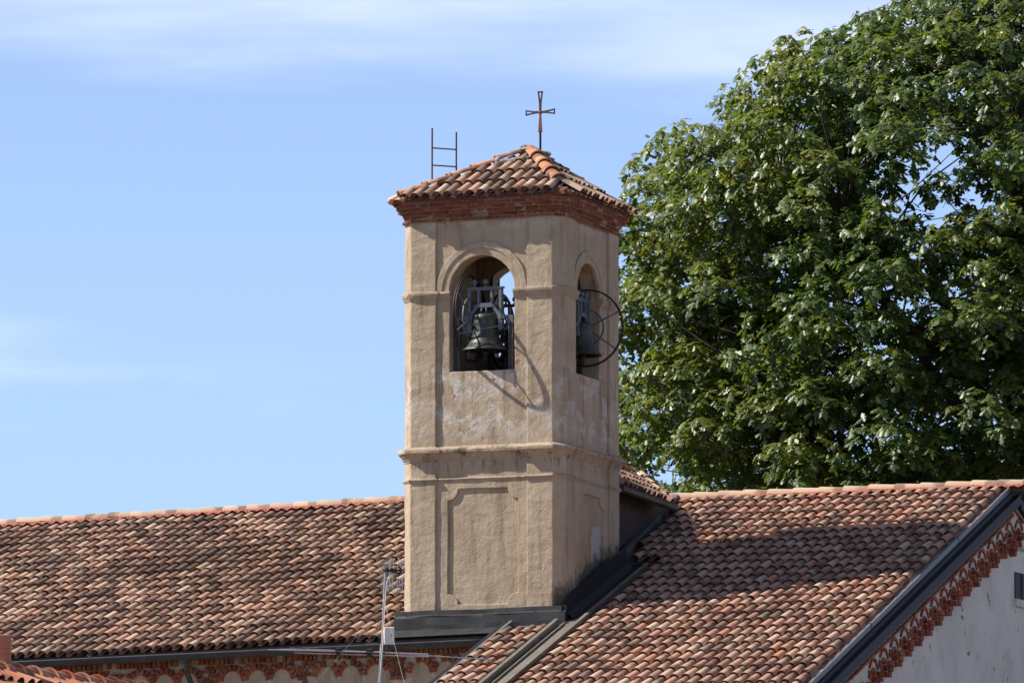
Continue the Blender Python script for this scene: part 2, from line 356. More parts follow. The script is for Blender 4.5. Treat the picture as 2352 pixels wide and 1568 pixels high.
def brick_mat(name, c):
    m, n, l, b = nt(name); p = pos(n); r = objrand(n, l)
    col = ramp(n, l, r, [(0.0, tuple(x * 0.62 for x in c)), (0.35, c), (0.65, tuple(x * 1.18 for x in c)), (0.85, (c[0] * 1.25, c[1] * 1.7, c[2] * 1.6)), (1.0, tuple(x * 0.8 for x in c))])
    f = noise_n(n, l, p, 17.0, 6, 0.65)
    col = mixc(n, l, mth(n, l, 'MULTIPLY', maprange(n, l, f, 0.5, 0.75), 0.55), col, tuple(x * 0.45 for x in c))
    g = noise_n(n, l, p, 11.0, 6, 0.7)
    col = mixc(n, l, mth(n, l, 'MULTIPLY', maprange(n, l, g, 0.56, 0.66), 0.55), col, (0.40, 0.33, 0.27))
    l.new(col, b.inputs['Base Color']); b.inputs['Roughness'].default_value = 0.92; b.inputs['Specular IOR Level'].default_value = 0.15
    bump(n, l, noise_n(n, l, p, 30.0, 5, 0.7), 0.7, 0.02, b); return m
M_BRICK = brick_mat('old_red_brick', (0.19, 0.058, 0.032))
M_BRICKG = brick_mat('gable_red_brick', (0.25, 0.07, 0.04))
M_BRICKF = brick_mat('frieze_brick', (0.215, 0.064, 0.034))

def bronze():
    m, n, l, b = nt('patinated_bronze'); p = pos(n)
    sv = scaled(n, l, p, (1, 1, 0.3))
    col = ramp(n, l, noise_n(n, l, sv, 9.0, 6, 0.65), [(0.3, (0.018, 0.021, 0.018)), (0.55, (0.045, 0.054, 0.046)), (0.75, (0.10, 0.115, 0.095))])
    l.new(col, b.inputs['Base Color']); b.inputs['Metallic'].default_value = 0.35; b.inputs['Roughness'].default_value = 0.5
    bump(n, l, noise_n(n, l, p, 22.0, 4, 0.6), 0.2, 0.01, b); return m
M_BRONZE = bronze()

def leaf_mat():
    m, n, l, b = nt('lobed_leaf'); r = objrand(n, l)
    a = n.new('ShaderNodeAttribute'); a.attribute_name = 'tl'
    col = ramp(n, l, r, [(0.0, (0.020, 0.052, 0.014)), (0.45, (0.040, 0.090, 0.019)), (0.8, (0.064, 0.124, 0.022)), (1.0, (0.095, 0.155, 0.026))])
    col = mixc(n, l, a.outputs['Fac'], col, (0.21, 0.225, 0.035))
    l.new(col, b.inputs['Base Color']); b.inputs['Roughness'].default_value = 0.46; b.inputs['Specular IOR Level'].default_value = 0.72
    tr = n.new('ShaderNodeBsdfTranslucent')
    tcol = mixc(n, l, a.outputs['Fac'], (0.11, 0.20, 0.020), (0.52, 0.50, 0.04)); l.new(tcol, tr.inputs['Color'])
    mx = n.new('ShaderNodeMixShader'); mx.inputs[0].default_value = 0.36
    l.new(b.outputs[0], mx.inputs[1]); l.new(tr.outputs[0], mx.inputs[2]); l.new(mx.outputs[0], n['Material Output'].inputs['Surface'])
    return m
M_LEAF = leaf_mat()
M_GROUND = simple('warm_bounce_ground', (0.17, 0.135, 0.10), 0.95, 0, 0.2, 0.3, 0.5)  # unseen ground, its warm tone chosen for the light it bounces up

# ------------------------------------------------------------------ ground
ZG = -9.25
o = obj('ground', [(-1500, -1500, ZG), (1500, -1500, ZG), (1500, 1500, ZG), (-1500, 1500, ZG)], [(0, 1, 2, 3)], M_GROUND)
o['kind'] = 'structure'

# ------------------------------------------------------------------ tile shapes
EXPO = 0.489; PITCHT = 0.2115; TLEN = 0.56
def barrel(r0, r1, L, lift, thick, n=8, span=2.75, squash=0.86, ny=2):
    # arched tile: lower end at y = 0 (radius r0, raised by lift), upper end at y = L
    v = []; f = []; tl = []
    a0 = PI / 2 - span / 2
    for j in range(ny + 1):
        t = j / ny; r = r0 + (r1 - r0) * t; z0 = lift * (1 - t)
        base = r * math.sin(a0) * squash
        for k in range(n + 1):
            a = PI - (a0 + span * k / n)
            v.append((r * math.cos(a), L * t, r * math.sin(a) * squash - base + z0)); tl.append(t)
    for j in range(ny):
        for k in range(n):
            b = j * (n + 1) + k; f.append((b, b + 1, b + n + 2, b + n + 1))
    # rim: front edge of the lower end, then a short inner skin
    b0 = len(v)
    for rr, yy, tv in ((r0, 0.0, -1), (r0 - thick, 0.0, -1), (r0 - thick, 0.12, -1)):
        base = r0 * math.sin(a0) * squash
        for k in range(n + 1):
            a = PI - (a0 + span * k / n)
            v.append((rr * math.cos(a), yy, rr * math.sin(a) * squash - base + lift * (1 - yy / L))); tl.append(tv)
    for q in range(2):
        for k in range(n):
            b = b0 + q * (n + 1) + k; f.append((b + 1, b, b + n + 1, b + n + 2))
    return v, f, tl
TILE = barrel(0.091, 0.077, TLEN, 0.034, 0.015, 9, 2.85, 1.08)
def channel(L):
    v = []; f = []; tl = []; n = 4
    for j in range(2):
        w = 0.075 - 0.012 * (1 - j)
        for k in range(n + 1):
            u = -1 + 2 * k / n; v.append((u * w, L * j, 0.03 * u * u - 0.012 + 0.012 * (1 - j))); tl.append(0.3 + 0.5 * j)
    for k in range(n): f.append((k, k + 1, k + n + 2, k + n + 1))
    return v, f, tl
CHAN = channel(TLEN)
def tile_mesh(mat, name='tile'):
    v, f, tl = TILE; return mesh_data(name, v, f, mat, True, rnd=[0] * len(v), tl=tl)
def join_pieces(name, shape, mats, mat, parent, kind='stuff'):
    sv, sf, st = shape; V = np.array(sv); F = sf; n = len(sv)
    av = []; af = []; ar = []; at = []
    for i, M in enumerate(mats):
        Mn = np.array(M); P = V @ Mn[:3, :3].T + Mn[:3, 3]
        av.append(P); af += [tuple(k + i * n for k in q) for q in F]; ar += [random.random()] * n; at += st
    if not av: return None
    o = obj(name, np.vstack(av), af, mat, parent, True, rnd=ar, tl=at)
    if kind: o['kind'] = kind
    return o

def frame(a, u, n, p, ja=0.0):
    M = Matrix((( a[0], u[0], n[0], p[0]), (a[1], u[1], n[1], p[1]), (a[2], u[2], n[2], p[2]), (0, 0, 0, 1)))
    return M @ Matrix.Rotation(random.uniform(-1, 1) * ja, 4, 'Z') if ja else M

def tile_field(roof, org, ncol, nrow, a, u, keep, mat, limit=300, hidden=None, lift=0.02, expo=EXPO):
    """org: eave corner; a: unit across; u: unit up the slope (per column functions allowed)."""
    me = tile_mesh(mat); single = []; chans = []
    for j in range(ncol):
        for i in range(nrow):
            p, aa, uu = org(j, i)
            n = aa.cross(uu).normalized()
            c = p + uu * expo * 0.5
            if not keep(c): continue
            q = p + n * (lift + random.uniform(-.004, .006)) + uu * random.uniform(-.02, .02) + aa * random.uniform(-.007, .007)
            M = frame(aa, uu, n, q + (uu * -.05 + n * .008 if random.random() < .012 else Vector((0, 0, 0))), 0.028)
            x, y, w = px(c)
            show = seen(c, 12) and not (hidden and hidden(x, y))
            single.append((0 if show else 1, w, M))
            chans.append(frame(aa, uu, n, p + aa * PITCHT * 0.5 + n * 0.004))
    single.sort(key=lambda s: (s[0], s[1]))
    for s in single[:limit]: inst('tile', me, s[2], roof)
    rest = [s[2] for s in single[limit:]]
    if rest: join_pieces('tiles', TILE, rest, mat, roof)
    join_pieces('channel_tiles', CHAN, chans, mat, roof)

# ================================================================== BELL TOWER
W = 3.10; C = 0.187; PW = 0.49; E_ = 0.045
tower = thing('bell_tower', 'tall square beige plastered bell tower with arched openings and tiled hip roof', 'bell tower', (-W / 2, W / 2, -1.0))
SIDES = {'front': (Vector((-W, 0, 0)), Vector((1, 0, 0)), Vector((0, -1, 0))),
         'right': (Vector((0, 0, 0)), Vector((0, 1, 0)), Vector((1, 0, 0))),
         'back': (Vector((0, W, 0)), Vector((-1, 0, 0)), Vector((0, 1, 0))),
         'left': (Vector((-W, W, 0)), Vector((0, -1, 0)), Vector((-1, 0, 0)))}
def sp(side, s, z, o):
    O, t, n = SIDES[side]; return O + t * s + n * o + Vector((0, 0, z))
OPEN = {'front': (1.55, 0.62, 4.28), 'right': (1.43, 0.60, 4.26), 'back': (1.87, 0.78, 4.86), 'left': (1.55, 0.62, 4.3)}   # centre, half width, sill
SPR = 5.76
def arch_loop(cx, r, z0, n=22):
    return [(cx - r, z0), (cx + r, z0)] + [(cx + r * math.cos(PI * k / n), SPR + r * math.sin(PI * k / n)) for k in range(n + 1)]
def side_slab(name, side, outer, holes, off, t, mat, bev=0.012, parent=tower):
    v, f = slab_mesh(outer, holes, t, bev)
    return obj(name, [sp(side, q.x, q.y, q.z + off) for q in v], f, mat, parent)
PA, PB = C + PW, W - C - PW
for si, side in enumerate(SIDES):
    cx, r, sill = OPEN[side]
    hole = dense(arch_loop(cx, r, sill), 0.08, 0.010, si * 3.3)
    side_slab('wall', side, [(PA - .03, 2.3), (PB + .03, 2.3), (PB + .03, 7.3), (PA - .03, 7.3)], [hole] if side != 'left' else [], -E_, 0.36, M_WALL, 0.018)  # unseen left arch kept solid, shaped to keep sun out of the belfry
    # raised bands round the arch
    for (r0, r1, po) in ((0.755, 0.875, 0.034), (0.625, 0.775, 0.016)):
        if side in ('right',): r0 *= .92; r1 *= .92
        if side == 'back': continue
        n = 30; a0 = 0.0
        lp = [(cx + r1 * math.cos(PI * k / n), SPR - .03 + r1 * math.sin(PI * k / n)) for k in range(n + 1)] + [(cx - r0 * math.cos(PI * k / n), SPR - .03 + r0 * math.sin(PI * k / n)) for k in range(n + 1)]
        lp = [(wob((x, y, si), 0.009, 3).x, wob((x, y, si), 0.009, 3).y) for x, y in lp]
        side_slab('archivolt', side, lp, [], -E_ + po, 0.08, M_WALL, 0.014)
    # lower storey with a sunk panel whose corners are scooped
    pl, pr, pb, pt, sc = 0.90, 2.245, 0.10, 2.165, 0.2
    if side != 'front': pl, pr, pb, pt = 0.95, 2.2, 0.1, 2.12
    def scoop(cx0, cy0, a0, a1): return [(cx0 + sc * math.cos(a0 + (a1 - a0) * k / 7), cy0 + sc * math.sin(a0 + (a1 - a0) * k / 7)) for k in range(8)]
    lp = scoop(pl, pb, PI / 2, 0) + scoop(pr, pb, PI, PI / 2) + scoop(pr, pt, -PI / 2, -PI) + scoop(pl, pt, 0, -PI / 2)
    lp = dense(lp, 0.1, 0.010, si + 9.1)
    side_slab('panel_frame', side, [(PA - .03, -.85), (PB + .03, -.85), (PB + .03, 2.34), (PA - .03, 2.34)], [lp], -0.035, 0.09, M_WALL, 0.014)
    side_slab('panel', side, [(PA - .02, -.85), (PB + .02, -.85), (PB + .02, 2.33), (PA - .02, 2.33)], [], -0.071, 0.3, M_PANEL, 0.0)
# corner pilasters with cut-off corners
names = list(SIDES)
for k in range(4):
    A_, B_ = names[k], names[(k + 1) % 4]
    poly = [(A_, W - C - PW, -0.42), (A_, W - C - PW, 0), (A_, W - C, 0), (B_, C, 0), (B_, C + PW, 0), (B_, C + PW, -0.42), (A_, W - 0.42, -0.42)]
    P0 = [sp(s, a, 0, b) for s, a, b in poly]
    pts = []
    for i, p in enumerate(P0):                        # soften the outer edges
        if 1 <= i <= 4:
            q0 = P0[i - 1]; q1 = P0[i + 1]
            r_ = 0.016
            pts += [p + (q0 - p).normalized() * r_, p + ((q0 - p).normalized() + (q1 - p).normalized()) * r_ * 0.28, p + (q1 - p).normalized() * r_]
        else: pts.append(p)
    n = len(pts); v = []; f = []; nz = 64
    for j in range(nz + 1):
        z = -0.9 + (7.30 + 0.9) * j / nz
        v += [wob((p.x, p.y, z), 0.0105, 3.2) for p in pts]
    for j in range(nz):
        for i in range(n): f.append((j * n + i, j * n + (i + 1) % n, (j + 1) * n + (i + 1) % n, (j + 1) * n + i))
    f.append(tuple(range(n - 1, -1, -1))); f.append(tuple(nz * n + i for i in range(n)))
    obj('pilaster', v, f, M_PIL, tower)
# floor inside, ceiling inside
mb = MB(); mb.box((-W + .3, .3, 4.0), (-.3, W - .3, 4.12)); mb.build('belfry_floor', M_DARKWALL, tower)
mb = MB(); mb.box((-W + .3, .3, 7.1), (-.3, W - .3, 7.2)); mb.build('belfry_ceiling', M_INNER, tower)

# plan outline of the tower with pilaster breaks (counter-clockwise seen from above)
def outline():
    pts = []
    for s in names:
        for a, b in ((C, 0), (PA, 0), (PA, -E_), (PB, -E_), (PB, 0), (W - C, 0)): pts.append(sp(s, a, 0, b))
    return pts
OUT = outline()
def miters(pts, closed):
    m = []
    N = len(pts)
    for i in range(N):
        a = pts[i - 1] if (i or closed) else None; b = pts[(i + 1) % N] if (i < N - 1 or closed) else None; p = pts[i]
        ns = []
        if a is not None: d = (p - a).normalized(); ns.append(Vector((d.y, -d.x, 0)))
        if b is not None: d = (b - p).normalized(); ns.append(Vector((d.y, -d.x, 0)))
        if len(ns) == 1: m.append(ns[0])
        else:
            h = (ns[0] + ns[1]); m.append(h / max(0.35, (1 + ns[0].dot(ns[1]))))
    return m
def sweep(name, pts, closed, prof, mat, parent, amp=0.006, step=0.1):
    m = miters(pts, closed); P = []; MM = []
    N = len(pts); last = N if closed else N - 1
    for i in range(last):
        a, b = pts[i], pts[(i + 1) % N]; ma, mb_ = m[i], m[(i + 1) % N]; k = max(1, int((b - a).length / step))
        for j in range(k): P.append(a.lerp(b, j / k)); MM.append(ma.lerp(mb_, j / k))
    if not closed: P.append(pts[-1]); MM.append(m[-1])
    v = []; f = []; n = len(prof)
    for p, q in zip(P, MM):
        for (o_, z) in prof: v.append(wob(p + q * o_ + Vector((0, 0, z)), amp, 4.0))
    R_ = len(P); 
    for i in range(R_ if closed else R_ - 1):
        for k in range(n):
            a = i * n + k; b = i * n + (k + 1) % n; c = ((i + 1) % R_) * n + (k + 1) % n; d = ((i + 1) % R_) * n + k
            f.append((a, d, c, b))
    if not closed: f.append(tuple(range(n))); f.append(tuple((R_ - 1) * n + k for k in range(n - 1, -1, -1)))
    o = obj(name, v, f, mat, parent); return autosmooth(o, 0.6)
sweep('string_moulding', OUT, True, [(-.04, 2.295), (.004, 2.295), (.028, 2.325), (.036, 2.35), (.026, 2.372), (-.04, 2.392)], M_MOULD, tower, 0.007)
sweep('cornice_moulding', OUT, True, [(-.05, 2.66), (.006, 2.67), (.02, 2.71), (.03, 2.715), (.05, 2.76), (.095, 2.80), (.10, 2.815), (.128, 2.825), (.134, 2.87), (.12, 2.895), (-.05, 2.965)], M_CORN, tower, 0.010, 0.08)
for k in range(4):                                    # impost moulding, broken by the openings
    A_, B_ = names[k], names[(k + 1) % 4]
    ea = OPEN[A_][0] + OPEN[A_][1] - .01; eb = OPEN[B_][0] - OPEN[B_][1] + .01
    path = []
    if ea < PB: path += [sp(A_, ea, 0, -E_), sp(A_, PB, 0, -E_)]
    path += [sp(A_, PB, 0, 0), sp(A_, W - C, 0, 0), sp(B_, C, 0, 0), sp(B_, PA, 0, 0), sp(B_, PA, 0, -E_), sp(B_, eb, 0, -E_)]
    sweep('impost_moulding', path, False, [(-.05, 5.575), (.008, 5.575), (.024, 5.60), (.03, 5.625), (.05, 5.655), (.064, 5.69), (.056, 5.725), (-.05, 5.76)], M_MOULD, tower, 0.007)

# brick eaves courses
def brick_variants(mat, k=6):
    ms = []
    for i in range(k):
        v = []
        for z in (-.5, .5):
            for (x, y) in ((-.5, -.5), (.5, -.5), (.5, .5), (-.5, .5)):
                for (dx, dy) in (((.06, 0), (0, .12)) if True else ()):
                    v.append((x - math.copysign(dx, x) + random.uniform(-.02, .02), y - math.copysign(dy, y) + random.uniform(-.03, .03), z + random.uniform(-.06, .06)))
        # each ring has 8 points (cut corners)
        ring = [1, 0, 2, 3, 5, 4, 6, 7]
        f = []
        for j in range(8): a, b = ring[j], ring[(j + 1) % 8]; f.append((a, b, b + 8, a + 8))
        f.append(tuple(reversed(ring))); f.append(tuple(q + 8 for q in ring))
        me = mesh_data('brick', v, f, mat)
        bm = bmesh.new(); bm.from_mesh(me); bmesh.ops.recalc_face_normals(bm, faces=bm.faces); bm.to_mesh(me); bm.free()
        ms.append(me)
    return ms
def brick(ms, c, x, y, z, sx, sy, sz, parent):        # centre, axes, sizes
    M = Matrix(((x[0] * sx, y[0] * sy, z[0] * sz, c[0]), (x[1] * sx, y[1] * sy, z[1] * sz, c[1]), (x[2] * sx, y[2] * sy, z[2] * sz, c[2]), (0, 0, 0, 1)))
    return inst('brick', random.choice(ms), M, parent)
BM_T = brick_variants(M_BRICK)
courses = [(7.0, .048, .042), (7.05, .022, .062), (7.12, .052, .062), (7.19, .118, .058), (7.255, .158, .06), (7.322, .19, .055)]
base8 = []
for s in names: base8 += [sp(s, C, 0, 0), sp(s, W - C, 0, 0)]
m8 = miters(base8, True)
mb = MB()
for (z, o_, h) in courses:
    ring = [p + q * (o_ - .014) for p, q in zip(base8, m8)]
    n = 8; v = [p + Vector((0, 0, z - .004)) for p in ring] + [p + Vector((0, 0, z + h + .011)) for p in ring]
    mb.add(v, [(i, (i + 1) % n, (i + 1) % n + n, i + n) for i in range(n)] + [tuple(range(n - 1, -1, -1)), tuple(range(n, 2 * n))])
cornice = mb.build('brick_cornice', M_MORTARD, tower)
for ci, (z, o_, h) in enumerate(courses):
    ring = [p + q * o_ for p, q in zip(base8, m8)]
    for i in range(8):
        a, b = ring[i], ring[(i + 1) % 8]; L = (b - a).length; d = (b - a).normalized(); nn = Vector((d.y, -d.x, 0))
        k = max(1, round(L / 0.262)); t0 = 0.0
        cuts = [0] + [(q + (0.5 if ci % 2 else 0) + random.uniform(-.08, .08)) / k for q in range(1, k + (0 if ci % 2 == 0 else 0))] + [1]
        for q in range(len(cuts) - 1):
            l0, l1 = cuts[q] * L + .004, cuts[q + 1] * L - .004
            pj = random.uniform(-.016, .012)
            c = a + d * (l0 + l1) / 2 + nn * (pj - .06) + Vector((0, 0, z + h / 2))
            brick(BM_T, c, d, nn, Vector((0, 0, 1)), l1 - l0, .12, h * random.uniform(.9, 1.0), cornice)

# tower roof: four slopes up to an off-centre apex
APEX = Vector((-1.25, 1.6, 8.37)); EZ = 7.385; OV = 0.235
roof = MB()
ev = [p + q * (OV - .03) + Vector((0, 0, EZ - .01)) for p, q in zip(base8, m8)]
lo = [p - Vector((0, 0, .03)) for p in ev]; ap = APEX - Vector((0, 0, .05))
roof.add(ev + lo + [ap], [(i, (i + 1) % 8, 16) for i in range(8)] + [(i, i + 8, (i + 1) % 8 + 8, (i + 1) % 8) for i in range(8)] + [tuple(range(15, 7, -1))])
troof = roof.build('roof', M_DECK, tower)
def tower_slope(side, limit, tm=M_TILE_T):
    O, t, n = SIDES[side]
    e0 = sp(side, -OV, EZ, OV); e1 = sp(side, W + OV, EZ, OV); L = (e1 - e0).length
    run = (APEX - e0).dot(-n); rise = APEX.z - EZ; u = (-n * run + Vector((0, 0, rise))).normalized(); sl = math.hypot(run, rise)
    sa = (APEX - e0).dot(t)
    nc = int(L / PITCHT); off = (L - (nc - 1) * PITCHT) / 2
    def org(j, i): return e0 + t * (off + j * PITCHT) + u * (i * 0.53 - .03), t, u
    def keep(c):
        d = c - e0; x = d.dot(t); y = d.dot(u) / sl
        return (sa * y + .07 < x < L - (L - sa) * y - .07) and y < 0.97 and x > .12 and x < L - .12
    tile_field(troof, org, nc, 5, t, u, keep, tm, limit, expo=0.53, lift=0.03)
tower_slope('front', 80); tower_slope('right', 80); tower_slope('back', 0); tower_slope('left', 0)
# double under-tiles that show along the eaves as a wavy edge
mb_v = []; 
for side in ('front', 'right'):
    O, t, n = SIDES[side]; e0 = sp(side, -OV + .2, EZ - .03, OV - .02); L = W + 2 * OV - .4; k = int(L / PITCHT)
    for j in range(k + 1):
        p = e0 + t * (j * PITCHT + .04); u = (-n * .9 + Vector((0, 0, .42))).normalized()
        mb_v.append(frame(t, u, t.cross(u), p))
join_pieces('eaves_under_tiles', barrel(0.09, 0.08, 0.3, 0.0, 0.02, 6), mb_v, M_TILE_T, troof)
plug = MB()                                             # bedding mortar behind the tile mouths
for side in ('front', 'right', 'back', 'left'):
    O, t, n = SIDES[side]; a = sp(side, -OV + .12, EZ - .035, OV - .045); b = sp(side, W + OV - .12, EZ - .035, OV - .045); inn = -n * .2; up = Vector((0, 0, .075))
    plug.hexa([a, b, b + inn, a + inn, a + up, b + up, b + inn + up * 2, a + inn + up * 2])
plug.build('eaves_bedding', M_TERRAD, troof)
# hip tiles
def hip_tiles(name, a, b, count, r, mat, parent, lift=0.07, collar=True, cw=1.17):
    d = b - a; L = d.length / count; u = d.normalized(); side = u.cross(Vector((0, 0, 1))).normalized(); nn = side.cross(u)
    v, f, tl = barrel(r, r * .86, L * 1.12, 0.02, 0.016, 10, 2.9, 0.9)
    V2 = list(v); F2 = list(f); T2 = list(tl)
    if collar:                                        # raised collar at the lower end of each tile
        v2, f2, t2 = barrel(r * cw, r * cw, L * .16, 0.012, 0.03, 10, 2.9, 0.95); b0 = len(V2)
        V2 += [(p[0], p[1] - .004, p[2] + .004) for p in v2]; F2 += [tuple(i + b0 for i in q) for q in f2]; T2 += [max(0.1, x) for x in t2]
    me = mesh_data('hip_tile', V2, F2, mat, True, rnd=[0] * len(V2), tl=T2)
    for i in range(count):
        p = a + u * L * i + nn * lift
        inst('hip_tile', me, frame(side, u, nn, p, 0.02), parent)
cor = [ (ev[2 * k + 1] + ev[(2 * k + 2) % 8]) / 2 for k in range(4)]     # near-right, back-right, back-left, front-left
top = APEX
hip_tiles('hip_tile', cor[3].lerp(top, .03), cor[3].lerp(top, .95), 5, 0.095, M_HIP, troof, .105)
hip_tiles('hip_tile', cor[0].lerp(top, .16), cor[0].lerp(top, .97), 4, 0.135, M_HIP, troof, .12)
hip_tiles('hip_tile', cor[1].lerp(top, .03), cor[1].lerp(top, .95), 6, 0.095, M_HIP, troof, .105)
hip_tiles('hip_tile', cor[2].lerp(top, .03), cor[2].lerp(top, .95), 6, 0.095, M_HIP, troof, .105)
# cement lumps at the apex and along the near hip
def lumps(spots, parent, mat=M_LUMP, name='cement_bedding'):
    mb = MB()
    for (p, r) in spots:
        bm = bmesh.new(); bmesh.ops.create_icosphere(bm, subdivisions=3, radius=1)
        for q in bm.verts:
            k = 1 + 0.38 * noise.noise(q.co * 1.7 + Vector(p) * 5) + .18 * noise.noise(q.co * 5 + Vector(p) * 9)
            q.co = Vector((q.co.x * r[0], q.co.y * r[1], q.co.z * r[2])) * k + Vector(p)
        mb.add([q.co for q in bm.verts], [tuple(x.index for x in f.verts) for f in bm.faces]); bm.free()
    return mb.build(name, mat, parent)
top = APEX + Vector((0, 0, .07))
sp_ = [(top + Vector((-.02, -.03, .03)), (.19, .15, .085)), (top + Vector((.1, .06, .0)), (.15, .2, .07)), (top + Vector((.22, .24, -.02)), (.1, .1, .06))]
q = cor[3].lerp(top, .74); sp_ += [(q + Vector((.08, -.02, .04)), (.09, .09, .10)), (q + Vector((.22, -.05, .03)), (.16, .07, .06)), (q + Vector((.38, .0, .06)), (.14, .07, .05))]
for k in range(9):
    q = cor[0].lerp(top, .2 + .08 * k) + Vector((-.13, -.05, -.005)); sp_.append((q, (.07, .06, .045)))
lumps(sp_, troof)

# ------------------------------------------------------------------ lead and zinc round the foot of the tower
mb = MB()
def strip(mb, prof, A0, A1):                          # profile of (out, z) swept from point A0 to A1 (front side)
    v = []; n = len(prof)
    for p in (A0, A1):
        for (o_, z) in prof: v.append(Vector((p[0], -o_, p[2] + z)))
    mb.add(v, [(k, k + 1, n + k + 1, n + k) for k in range(n - 1)])
XA, XB = -3.19, 0.075
prof = [(-.02, .035), (.022, .03), (.03, -.05), (.060, -.075), (.058, -.095), (.075, -.10), (.085, -.23), (.088, -.31), (.16, -.335), (.165, -.35), (.15, -.36), (.0, -.36)]
N = 26; v = []
for i in range(N + 1):
    t = i / N; x = XA + (XB - XA) * t; dz = -0.03 * (1 - t) + .012 * math.sin(9 * t) * .5
    for k, (o_, z) in enumerate(prof):
        v.append(Vector((x, -o_ - .012 * noise.noise(Vector((x * 1.5, k, 0))), z + dz + .010 * noise.noise(Vector((x * 2.2, z * 3, 4))))))
n = len(prof); f = [(i * n + k, i * n + k + 1, (i + 1) * n + k + 1, (i + 1) * n + k) for i in range(N) for k in range(n - 1)]
f += [tuple(range(n)), tuple(N * n + k for k in range(n - 1, -1, -1))]
apron = obj('apron_flashing', v, f, M_ZINC, tower)
for k in range(7):
    x = XA + .2 + k * .49; mb = MB(); mb.lathe([(0, -.02), (.012, -.02), (.014, -.008), (.0, .0)], (x, -.045, -.012 - .03 * (1 - (x - XA) / 3.26)), 8, 'Y'); mb.build('rivet', M_ZINC, apron)

# ================================================================== CHURCH, SHARED SLOPE
TR = 0.365; ZR0 = -0.238                                # right roof: z = ZR0 + TR * Y
def zr(y, x=0): return ZR0 + TR * y
TL = 0.40
def zl(x, y): return -0.586 + 0.0205 * (x + 6.64) + TL * (y + .45) - 0.0004 * 0
YR = 7.75                                               # ridge

# ------------------------------------------------------------------ nave (left)
nave = thing('church_nave', 'long church nave with aged clay tile roof and brick arched frieze left of the tower', 'church', (-8, 4, ZG))
mb = MB(); X0, X1 = -22.0, -0.75
a, b = zl(X0, -.5), zl(X1, -.5); c_, d_ = zl(X0, YR), zl(X1, YR)
mb.hexa([(X0, -.5, a - .1), (X1, -.5, b - .1), (X1, YR, d_ - .1), (X0, YR, c_ - .1), (X0, -.5, a - .02), (X1, -.5, b - .02), (X1, YR, d_ - .02), (X0, YR, c_ - .02)])
mb.hexa([(X0, YR, c_ - .1), (X1, YR, d_ - .1), (X1, 16.2, b - .1), (X0, 16.2, a - .1), (X0, YR, c_ - .02), (X1, YR, d_ - .02), (X1, 16.2, b - .02), (X0, 16.2, a - .02)])
nroof = mb.build('roof', M_DECK, nave)
mb = MB(); mb.hexa([(X0, -.1, ZG), (X1, -.1, ZG), (X1, 15.6, ZG), (X0, 15.6, ZG), (X0, -.1, -1.0), (X1, -.1, -.62), (X1, 15.6, -.62), (X0, 15.6, -1.0)])
nwall = mb.build('wall', M_MORTARD, nave)
NC = int((22 - 3.0) / PITCHT); NR = 18
def org_l(j, i):
    x = X0 + 7.0 + j * PITCHT; y0 = -.52
    u = Vector((0, 1, TL)).normalized(); aa = Vector((1, 0, 0.0205)).normalized(); u = (u - aa * u.dot(aa)).normalized()
    sg = .012 * math.sin(x * .9) + .01 * math.sin(x * 2.3 + i)
    return Vector((x, y0, zl(x, y0) + sg)) + u * (i * EXPO), aa, u
def hid_l(x, y): return x > 930
tile_field(nroof, org_l, 70, NR, None, None, lambda c: c.y < YR - .12 and not (c.x > -3.22 and -.6 < c.y < 3.3) and not (c.x > -2.7 and c.y > 3), M_TILE_L, 300, hid_l)

